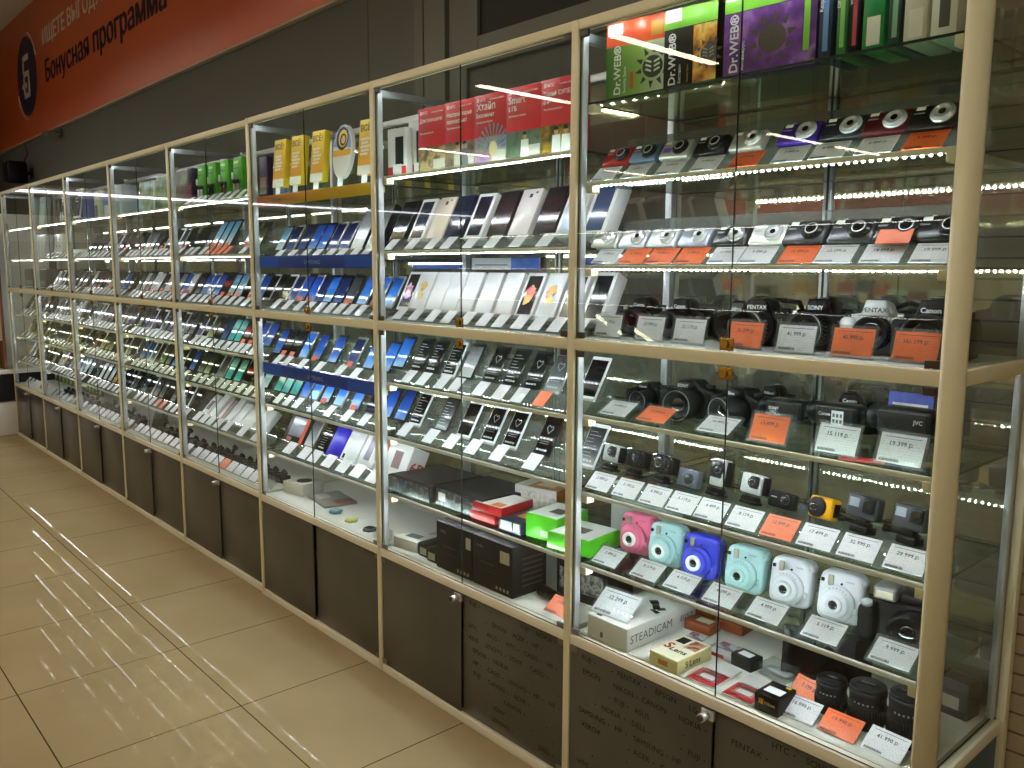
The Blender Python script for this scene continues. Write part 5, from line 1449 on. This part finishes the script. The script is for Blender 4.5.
pbox('phone_carton', 'large white phone carton with red print past the red-box cabinet post', 'phone box', (.19, .08, .13), mat('DAD8D8', .35), (-2.11, PH_Y + .01, SHELVES[3]['F'] + PH_Z), (-.45, 0, .0), prints=[('front', .01, .0, .035, .13, mat('D03A2A', .4)), ('front', .085, .03, .14, .1, mat('8A6A70', .4))], texts=[('right', .012, .03, .045, '6D', mat('C02A2A', .4))])
# bottom deck of the third cabinet
o = pbox('carton', 'low white carton with a black disc printed on top', 'carton', (.14, .12, .055), mat('C9C5B8', .45), (-2.885, .10, zG), (0, 0, .2))
MB().cyl((0.01, .06, .0555), (.01, .06, .0575), .036, BLACK, seg=28).obj('disc', o)
o = pbox('magazine', 'flat grey and red tablet pack lying on the deck', 'package', (.22, .15, .012), mat('8A8680', .35), (-2.69, .11, zG), (0, 0, -.15), prints=[('top', .15, .06, .215, .145, mat('8A3A34', .4)), ('top', .02, .02, .1, .08, mat('C8C4BC', .4)), ('top', .1, .09, .15, .14, mat('6A90A0', .4))])
for i, (x, y, c, l) in enumerate(((-2.50, .10, '4A8AA0', 'blue fitness band on the deck'), (-2.345, .085, 'C2C060', 'yellow fitness band on the deck'), (-2.19, .075, '55585A', 'grey fitness band on the deck'))):
    t = thing('smart_watch', l, 'watch', (x, y, zG), (0, 0, .3))
    pts = [(.030 * math.cos(2 * PI * k / 6), .030 * math.sin(2 * PI * k / 6)) for k in range(6)]
    put(t, MB().prism([(a, b) for a, b in pts], 0, .012, mat(c, .4), .003, 2, Matrix.Rotation(-PI / 2, 4, 'X') @ Matrix.Translation((0, -.0125, 0))), 'band')
    put(t, MB().box((-.016, -.014, .0128), (.016, .014, .0150), mat('C8CCD0', .2) if i == 0 else mat('3A3C40', .2) if i == 2 else mat('D8D890', .4), .001), 'face')
    if i:
        put(t, MB().box((-.045, -.035, 0), (.045, .04, .0004), PAPER), 'price_slip')
t = thing('leaflet_holder', 'small clear holder with white leaflets at the deck end', 'leaflet', (-2.075, .055, zG))
put(t, MB().box((-.04, -.015, 0), (.04, .03, .035), ACRYL2, .001), 'clear_holder'); put(t, MB().box((-.03, 0, .003), (.03, .02, .045), PAPER), 'leaflet')
t = thing('folder', 'blue folder standing behind the gap of the smoked doors', 'folder', (-2.492, .06, .036))
put(t, MB().box((-.02, 0, 0), (.02, .2, .21), mat('2A5A9A', .4), .002), 'cover'); put(t, MB().box((-.015, .004, .2105), (.015, .19, .215), PAPER), 'sheets')

# ------------------------------------------------------------------ fourth cabinet
zA4 = SHELVES[4]['A'] + .0006
o = pbox('speaker_tube', 'tall dark purple carton with red lettering at the fifth cabinet post', 'carton', (.065, .05, .20), mat('2A1830', .35), (-3.955, .10, zA4), (0, 0, .1), texts=[('front', .054, .012, .03, '2OOL', mat('E04A50', .4), PI / 2, .02)], bev=.008)
GP = mat('4FA028', .35)
for i, x in enumerate((-3.83, -3.69, -3.54, -3.385)):
    o = pbox('accessory_pack', f'green accessory pack with a cable below its header, {ORD[i]} in the row', 'accessory pack', (.085, .03, .205), GP, (x, .11, zA4), (-.03, 0, .05), prints=[('front', .0, .0, .085, .10, mat('3C7A30', .35)), ('front', .008, .175, .052, .187, mat('B8E090', .4)), ('front', .008, .15, .06, .156, mat('2E6A1C', .4))], group='green accessory packs')
    mb = MB()
    c = [PAPER, BLACK, mat('7A3A34', .4), mat('B8A0A0', .4)][i]
    for sx in (-.018, .014):
        mb.cyl((sx, -.006, .03), (sx, -.006, .085), .006, c, seg=10).ball((sx, -.006, .088), .011, mat('2A2024', .4))
    mb.obj('cable', o)
    MB().box((-.055, -.004, .105), (-.043, .002, .135), PAPER).obj('price_slip', o)
for i, (x, w, h, c) in enumerate(((-3.265, .08, .16, '4A2A24'), (-3.17, .08, .19, '3A2448'))):
    pbox('accessory_pack', ['brown accessory pack after the green ones', 'purple accessory pack beside the yellow-box cabinet'][i], 'accessory pack', (w, .03, h), mat(c, .4), (x, .14, zA4), (-.03, 0, 0), prints=[('front', .01, .02, w - .01, h * .5, mat('8A6A5A', .4))])
display_rail(4, 'A', back=False)
tags_on_rail(4, 'A', [-3.90, -3.80, -3.72, -3.62, -3.54, -3.45, -3.36, -3.26, -3.17], size=(.05, .056))
for s in 'BCDEF':
    display_rail(4, s, back=s != 'F')
phone_row(4, 'B', [-3.955, -3.87 - .005, -3.79 - .005], ['black', 'black', 'slate'], 'kkk')
for i, (x, c) in enumerate(((-3.715, 'ice'), (-3.630, 'ice'), (-3.545, 'ice'), (-3.32, 'ice'), (-3.20, 'green'))):
    phone(x, 4, 'B', c, 'k', None, i + 3, sticker=True, h=.17 if i < 3 else .14)
tags_on_rail(4, 'B', [-3.95, -3.87, -3.75, -3.67, -3.59, -3.52, -3.45, -3.26], orange=(3, 4, 5, 6), size=(.05, .058))
tags_on_rail(4, 'C', [-3.95, -3.87, -3.79, -3.71, -3.62, -3.53, -3.44, -3.35, -3.26, -3.17], size=(.05, .058))
phone_row(4, 'C', [-3.965, -3.88, -3.80, -3.71, -3.62, -3.535, -3.45, -3.37, -3.29, -3.20, -3.12], ['slate', 'blue', 'blue', 'blue', 'red', 'ice', 'ice', 'black', 'ice', 'blue', 'black'], 'ksskkksksks', stick=(4, 5, 6, 8))
tags_on_rail(4, 'D', [-3.93, -3.85, -3.77, -3.69, -3.60, -3.51, -3.43, -3.36, -3.29, -3.20], size=(.052, .058))
phone_row(4, 'D', [-3.965, -3.885, -3.80, -3.715, -3.635, -3.55, -3.47, -3.39, -3.31, -3.23, -3.14], ['plum', 'black', 'green', 'black', 'navy', 'teal', 'teal', 'red', 'red', 'blue', 'blue'], 'wwkkkkkkksk', stick=(7, 8, 9))
tags_on_rail(4, 'E', [-3.92, -3.83, -3.73, -3.62, -3.54, -3.45, -3.36, -3.27, -3.17], size=(.052, .058))
phone_row(4, 'E', [-3.965, -3.88, -3.79, -3.70, -3.60, -3.49, -3.385, -3.28, -3.18], ['slate', 'green', 'black', 'slate', 'teal', 'teal', 'red', 'red', 'ice'], 'kksskkkkk', w=.078)
tags_on_rail(4, 'F', [-3.93, -3.84, -3.75, -3.65, -3.54, -3.36, -3.2], size=(.066, .060))
FX = [(-3.92, .075, 'E0DEDC', 'white tablet carton with a dark picture'), (-3.82, .075, 'E0E0E2', 'plain white carton, first long one'), (-3.715, .05, 'D8D6D4', 'white carton with a red edge'), (-3.62, .07, 'DCDCDE', 'white carton leaning at the door seam'), (-3.52, .08, 'E2E2E4', 'long white carton after the seam'), (-3.405, .13, 'D6D8D4', 'wide pale carton'), (-3.255, .10, 'E2E2E4', 'white carton with a black side')]
for i, (x, w, c, l) in enumerate(FX):
    phone_box(x, 4, 'F', c, (lambda w, h: [('front', .015, .03, w - .015, h - .04, mat('2A2A2E', .3))]) if i == 0 else (lambda w, h: [('front', w - .016, 0, w, h, mat('A83A34', .4))]) if i == 2 else plain, l + ' on the sixth shelf', (w, .03, .15 if i % 2 else .13), lean=math.radians(44))

def dashcam(x, y, z, bay, i, lbl, yaw=0., kind=0):
    t = thing('dash_camera', lbl, 'dash camera', (x, y, z), (-.15, 0, yaw), f'dash cameras on the bottom deck of the {CAB[bay]}')
    B = mat('1B1B1D', .4)
    put(t, MB().box((-.042, -.016, .002), (.042, .016, .046), B, .006, 2), 'body')
    ln = put(t, MB().cyl((.012, -.026, .024), (.012, -.015, .024), .015, mat('26262A', .3), seg=18), 'lens')
    put(ln, MB().ball((.012, -.026, .024), .010, LENSGLASS, (1, .3, 1)), 'lens_glass')
    put(t, MB().cyl((-.015, .004, .046), (-.015, .012, .050 + .03 * kind), .008, SOFTBLK, seg=12).cyl((-.015, .012, .048 + .03 * kind), (-.015, .022, .056 + .03 * kind), .016, SOFTBLK, seg=18), 'suction_mount')
for bay in (4, 5, 6, 7):
    display_rail(bay, 'G', back=False)
for i, x in enumerate((-3.95, -3.85, -3.765, -3.675, -3.58, -3.48, -3.385, -3.29, -3.19, -3.10)):
    dashcam(x, .155, zG, 4, i, f'black dash camera, {ORD[i]} on the bottom deck of the green-pack cabinet', .15, 1 if i in (3, 6) else 0)
tags_on_rail(4, 'G', [-3.96, -3.865, -3.77, -3.68, -3.59, -3.50, -3.41, -3.32, -3.23], orange=(4,), size=(.075, .058))

# ------------------------------------------------------------------ the far cabinets
far_tags = []
def row(bay, n, jit=.008, x0=.045, x1=.955):
    rr = random.Random(bay * 31 + n)
    return [round(-bay + x0 + (x1 - x0) * (k + .5) / n + rr.uniform(-jit, jit), 3) for k in range(n)]
def pal(seed, n, cols, w):
    rr = random.Random(seed)
    return rr.choices(cols, w, k=n)
PALS = {('5', 'B'): (['black', 'slate', 'black', 'grey'], 10), ('5', 'C'): (['grey', 'slate', 'blue', 'white', 'slate'], 11), ('5', 'D'): (['slate', 'black', 'navy', 'plum', 'slate'], 11), ('5', 'E'): (['black', 'green', 'slate', 'blue'], 10), ('5', 'F'): (['black', 'black', 'rose', 'slate'], 9),
        ('6', 'B'): (['plum', 'black', 'black', 'slate'], 8), ('6', 'C'): (['red', 'white', 'slate', 'blue', 'rose'], 10), ('6', 'D'): (['plum', 'slate', 'black', 'grey'], 11), ('6', 'E'): (['black', 'green', 'black', 'gold'], 10), ('6', 'F'): (['black', 'slate', 'white', 'gold'], 9),
        ('7', 'C'): (['red', 'slate', 'grey', 'navy', 'white'], 8), ('7', 'D'): (['grey', 'slate', 'white', 'black'], 10), ('7', 'E'): (['black', 'gold', 'black', 'green'], 9), ('7', 'F'): (['white', 'slate', 'ice', 'red', 'white'], 9),
        ('8', 'D'): (['slate', 'grey', 'black'], 6), ('8', 'E'): (['green', 'black', 'gold'], 6), ('8', 'F'): (['slate', 'black', 'white', 'white'], 7)}
for (b, s), (cols, n) in PALS.items():
    bay = int(b)
    display_rail(bay, s)
    xs = row(bay, n)
    cs = pal(bay * 7 + ord(s), n, cols, None)
    rr = random.Random(bay + ord(s))
    for i, (x, c) in enumerate(zip(xs, cs)):
        phone(x, bay, s, c, rr.choice('kkkkwks'), None, i, sticker=(s in 'BC' and bay < 7 and rr.random() < .4))
    tags_on_rail(bay, s, row(bay, n + 1, .004), orange=(4, 5) if (b, s) == ('5', 'F') else (), size=(.052, .058), stuff=far_tags if bay > 6 else None)
for bay, n in ((5, 9), (6, 9), (7, 7)):
    for i, x in enumerate(row(bay, n, .006)):
        if bay == 5 and i < 2:
            continue
        dashcam(x, .155, zG, bay, i, f'black dash camera, {ORD[i]} on the bottom deck, {CAB[bay]}', .15, 1 if i % 4 == 2 else 0)
    tags_on_rail(bay, 'G', row(bay, n, .003), size=(.075, .058), stuff=far_tags if bay > 6 else None)
t = thing('dash_monitor', 'dark rectangular monitor standing on the bottom deck of the fifth cabinet', 'monitor', (-4.87, .17, zG + .006), (-.3, 0, .1))
put(t, MB().box((-.085, 0, 0), (.085, .015, .12), mat('24262A', .35), .006), 'case'); put(t, MB().box((-.072, -.0012, .014), (.072, -.0004, .106), mat('3A403E', .15)), 'screen')
# top shelves, far cabinets
for i, (x, w, h, cols) in enumerate(((-4.83, .26, .20, ['C8D4E4', 'A8C0D8', '8A9A60', '6A5A3A', 'B89A4A']), (-4.52, .3, .21, ['4A5A4A', '3A4A34', '8AA068', '5A4A3A', '2E3A2E']), (-4.22, .24, .22, ['3A4A34', '6A8A4A', '5A2A24', '4A3A34', '8A9A6A']))):
    pbox('picture_card', f'{["pale sky and grass", "dark green landscape", "green and brown"][i]} picture card on the top shelf of the fifth cabinet', 'picture', (w, .012, h), mat('D8D8D4', .4), (x, .16, SHELVES[5]['A'] + .0006), (-.08, 0, 0), prints=[('front', .004, .004, w - .004, h - .004, blotch_mat('card_print%d' % i, cols, 9.))])
for i, (x, w, h, c, l) in enumerate(((-5.87, .28, .20, '2A3470', 'wide navy carton'), (-5.66, .12, .19, 'C8C4A8', 'cream carton'), (-5.42, .22, .17, '3A5A9A', 'blue carton with white'), (-5.2, .14, .20, 'B8C0C8', 'pale grey carton'))):
    pbox('carton', l + ' on the top shelf of the sixth cabinet', 'carton', (w, .1, h), mat(c, .4), (x, .12, SHELVES[6]['A'] + .0006), (0, 0, 0), prints=[('front', w * .1, h * .1, w * .6, h * .5, mat(['4A5AA8', '5A5A50', 'D0D4DC', '7A8A90'][i], .4))])
for i, x in enumerate((-6.72, -6.34)):
    t = thing('tablet', f'white framed tablet with a black screen, {["farther", "nearer"][i]} of the pair', 'tablet', (x, .16, SHELVES[7]['A'] + .009), (-.15, 0, 0), 'tablets on the top shelf')
    put(t, MB().box((-.085, 0, .03), (.085, .01, .25), mat('E4E4E4', .35), .006), 'case'); put(t, MB().box((-.070, -.0012, .046), (.070, -.0004, .234), mat('0C0C0E', .15)), 'screen'); put(t, MB().box((-.06, .011, 0), (.06, .05, .05), ACRYL, .001), 'clear_stand')
for i, x in enumerate((-7.72, -7.36)):
    pbox('tablet_carton', f'pale grey device carton on the top shelf of the eighth cabinet, {["farther", "nearer"][i]} one', 'carton', (.2, .04, .25), mat('9AA8A2', .4), (x, .16, SHELVES[8]['A'] + .0006), (-.1, 0, 0), prints=[('front', .03, .03, .17, .2, mat('B4BEB8', .35))])
pbox('carton', 'white carton with rows of holes on the second shelf of the seventh cabinet', 'carton', (.22, .05, .19), mat('CFCFC8', .4), (-6.80, .13, SHELVES[7]['B'] + .0006), (-.1, 0, 0), prints=[('front', .05 + .09 * (k % 2), .03 + .055 * (k // 2), .075 + .09 * (k % 2), .05 + .055 * (k // 2), mat('3A3C3A', .4)) for k in range(6)])
display_rail(7, 'B', back=False)
tags_on_rail(7, 'B', row(7, 8), stuff=far_tags)
for i, x in enumerate((-6.5, -6.32, -6.15)):
    pbox('carton', f'low white carton on the second shelf of the seventh cabinet, {ORD[i]} after the holed one', 'carton', (.14, .1, .07), mat('C8CCC8', .4), (x, .15, SHELVES[7]['B'] + .0006), (0, 0, .1), group='low white cartons')
pbox('carton', 'wide white grid patterned carton on the second shelf of the eighth cabinet', 'carton', (.5, .06, .2), mat('C4C6C0', .4), (-7.5, .14, SHELVES[8]['B'] + .0006), (-.1, 0, 0), prints=[('front', .03 + .09 * (k % 5), .03 + .055 * (k // 5), .05 + .09 * (k % 5), .06 + .055 * (k // 5), mat('8A8E88', .4)) for k in range(15)])
for i, x in enumerate((-7.74, -7.3)):
    t = thing('printer', f'small dark photo printer on the middle deck of the eighth cabinet, {["farther", "nearer"][i]} one', 'printer', (x, .2, ZMID + .0005))
    put(t, MB().box((-.16, -.08, 0), (.16, .1, .17), mat('3A3D3A', .4), .012), 'body'); put(t, MB().box((-.12, -.084, .03), (.12, -.079, .07), mat('8A8E8A', .35), .002), 'paper_slot'); put(t, MB().box((-.12, -.12, .012), (.12, -.079, .02), mat('B8BAB4', .4), .002), 'tray')
for bay in (7, 8):
    n = (5, 7)[bay - 7]
    for i in range(n):
        x = (-6.95 + .09 * i) if bay == 7 else (-7.92 + .125 * i)
        pbox('phone_case_pack', f'yellow-green hanging pack, {ORD[i]} at the back of the bottom deck of the {("seventh", "eighth")[bay - 7]} cabinet', 'package', (.075, .02, .16), mat(['8A8A3A', '6A7A34', 'A09A4A'][i % 3], .4), (x, .32, zG), (-.05, 0, 0), prints=[('front', .01, .02, .065, .07, mat('B8B890', .4))], group='hanging packs on the bottom deck')
for i in range(7):
    price_tag(-7.92 + i * .12, .08, zG + .002, math.radians(40), f'{["cream", "orange"][i in (4, 5)]} price tag, {ORD[i]} on the bottom deck of the eighth cabinet', i in (4, 5), (.075, .058))
# the smallest, farthest tickets as one
mb = MB()
c, s = math.cos(-LEAN), math.sin(-LEAN)
for x, y, z in far_tags:
    mb.box((-.026, 0, 0), (.026, .0012, .058), TAGW, mtx=Matrix.Translation((x, y, z)) @ Matrix.Rotation(-LEAN, 4, 'X'))
o = mb.obj('distant_ticket')
tag(o, 'white price tickets along the shelves of the two farthest cabinets', 'price tags')
o['kind'] = 'stuff'

# ------------------------------------------------------------------ far wall light line (cornice of the units along the end wall)
t = thing('cornice_light', 'long bright cornice light over the units on the far end wall', 'lamp', (-10.4, -10.4, 2.37))
put(t, MB().box((-.2, -10., -.04), (-.0, 9.9, .08), WHITE, .004), 'housing')
put(t, MB().box((.0005, -9.9, -.005), (.012, 9.85, .018), emit('F2F4FF', 14.)), 'diffuser')
put(t, MB().box((-.22, -10., -2.37), (-.12, 9.9, -.041), mat('8A8878', .6)), 'unit_front')

# ------------------------------------------------------------------ world, camera, colour
w = bpy.data.worlds.new('shop_air'); sc.world = w; w.use_nodes = True
w.node_tree.nodes['Background'].inputs[0].default_value = (1, .93, .8, 1)
w.node_tree.nodes['Background'].inputs[1].default_value = .02
f, yaw, pit, rol = 844.09, -.8426, .1357, .0049
F = Vector((math.sin(yaw) * math.cos(pit), math.cos(yaw) * math.cos(pit), -math.sin(pit)))
Rv = Vector((math.cos(yaw), -math.sin(yaw), 0)); U = Rv.cross(F)
R2 = Rv * math.cos(rol) + U * math.sin(rol); U2 = U * math.cos(rol) - Rv * math.sin(rol)
cd = bpy.data.cameras.new('camera'); cd.sensor_width = 36.; cd.lens = f / 1024 * 36.; cd.clip_start = .05; cd.clip_end = 100
co = bpy.data.objects.new('camera', cd); COL.objects.link(co)
Mx = Matrix((R2, U2, -F)).transposed().to_4x4(); Mx.translation = Vector((.6145, -1.6703, 1.5242))
co.matrix_world = Mx
sc.camera = co
vs = sc.view_settings
vs.view_transform = 'Standard'; vs.look = 'None'; vs.exposure = 0.; vs.gamma = 1.; vs.use_curve_mapping = False
try:
    cy = sc.cycles
    cy.use_denoising = True; cy.max_bounces = 8; cy.diffuse_bounces = 3; cy.glossy_bounces = 4; cy.transparent_max_bounces = 28
    cy.sample_clamp_indirect = 4.; cy.sample_clamp_direct = 0.; cy.caustics_reflective = False; cy.caustics_refractive = False
except Exception:
    pass
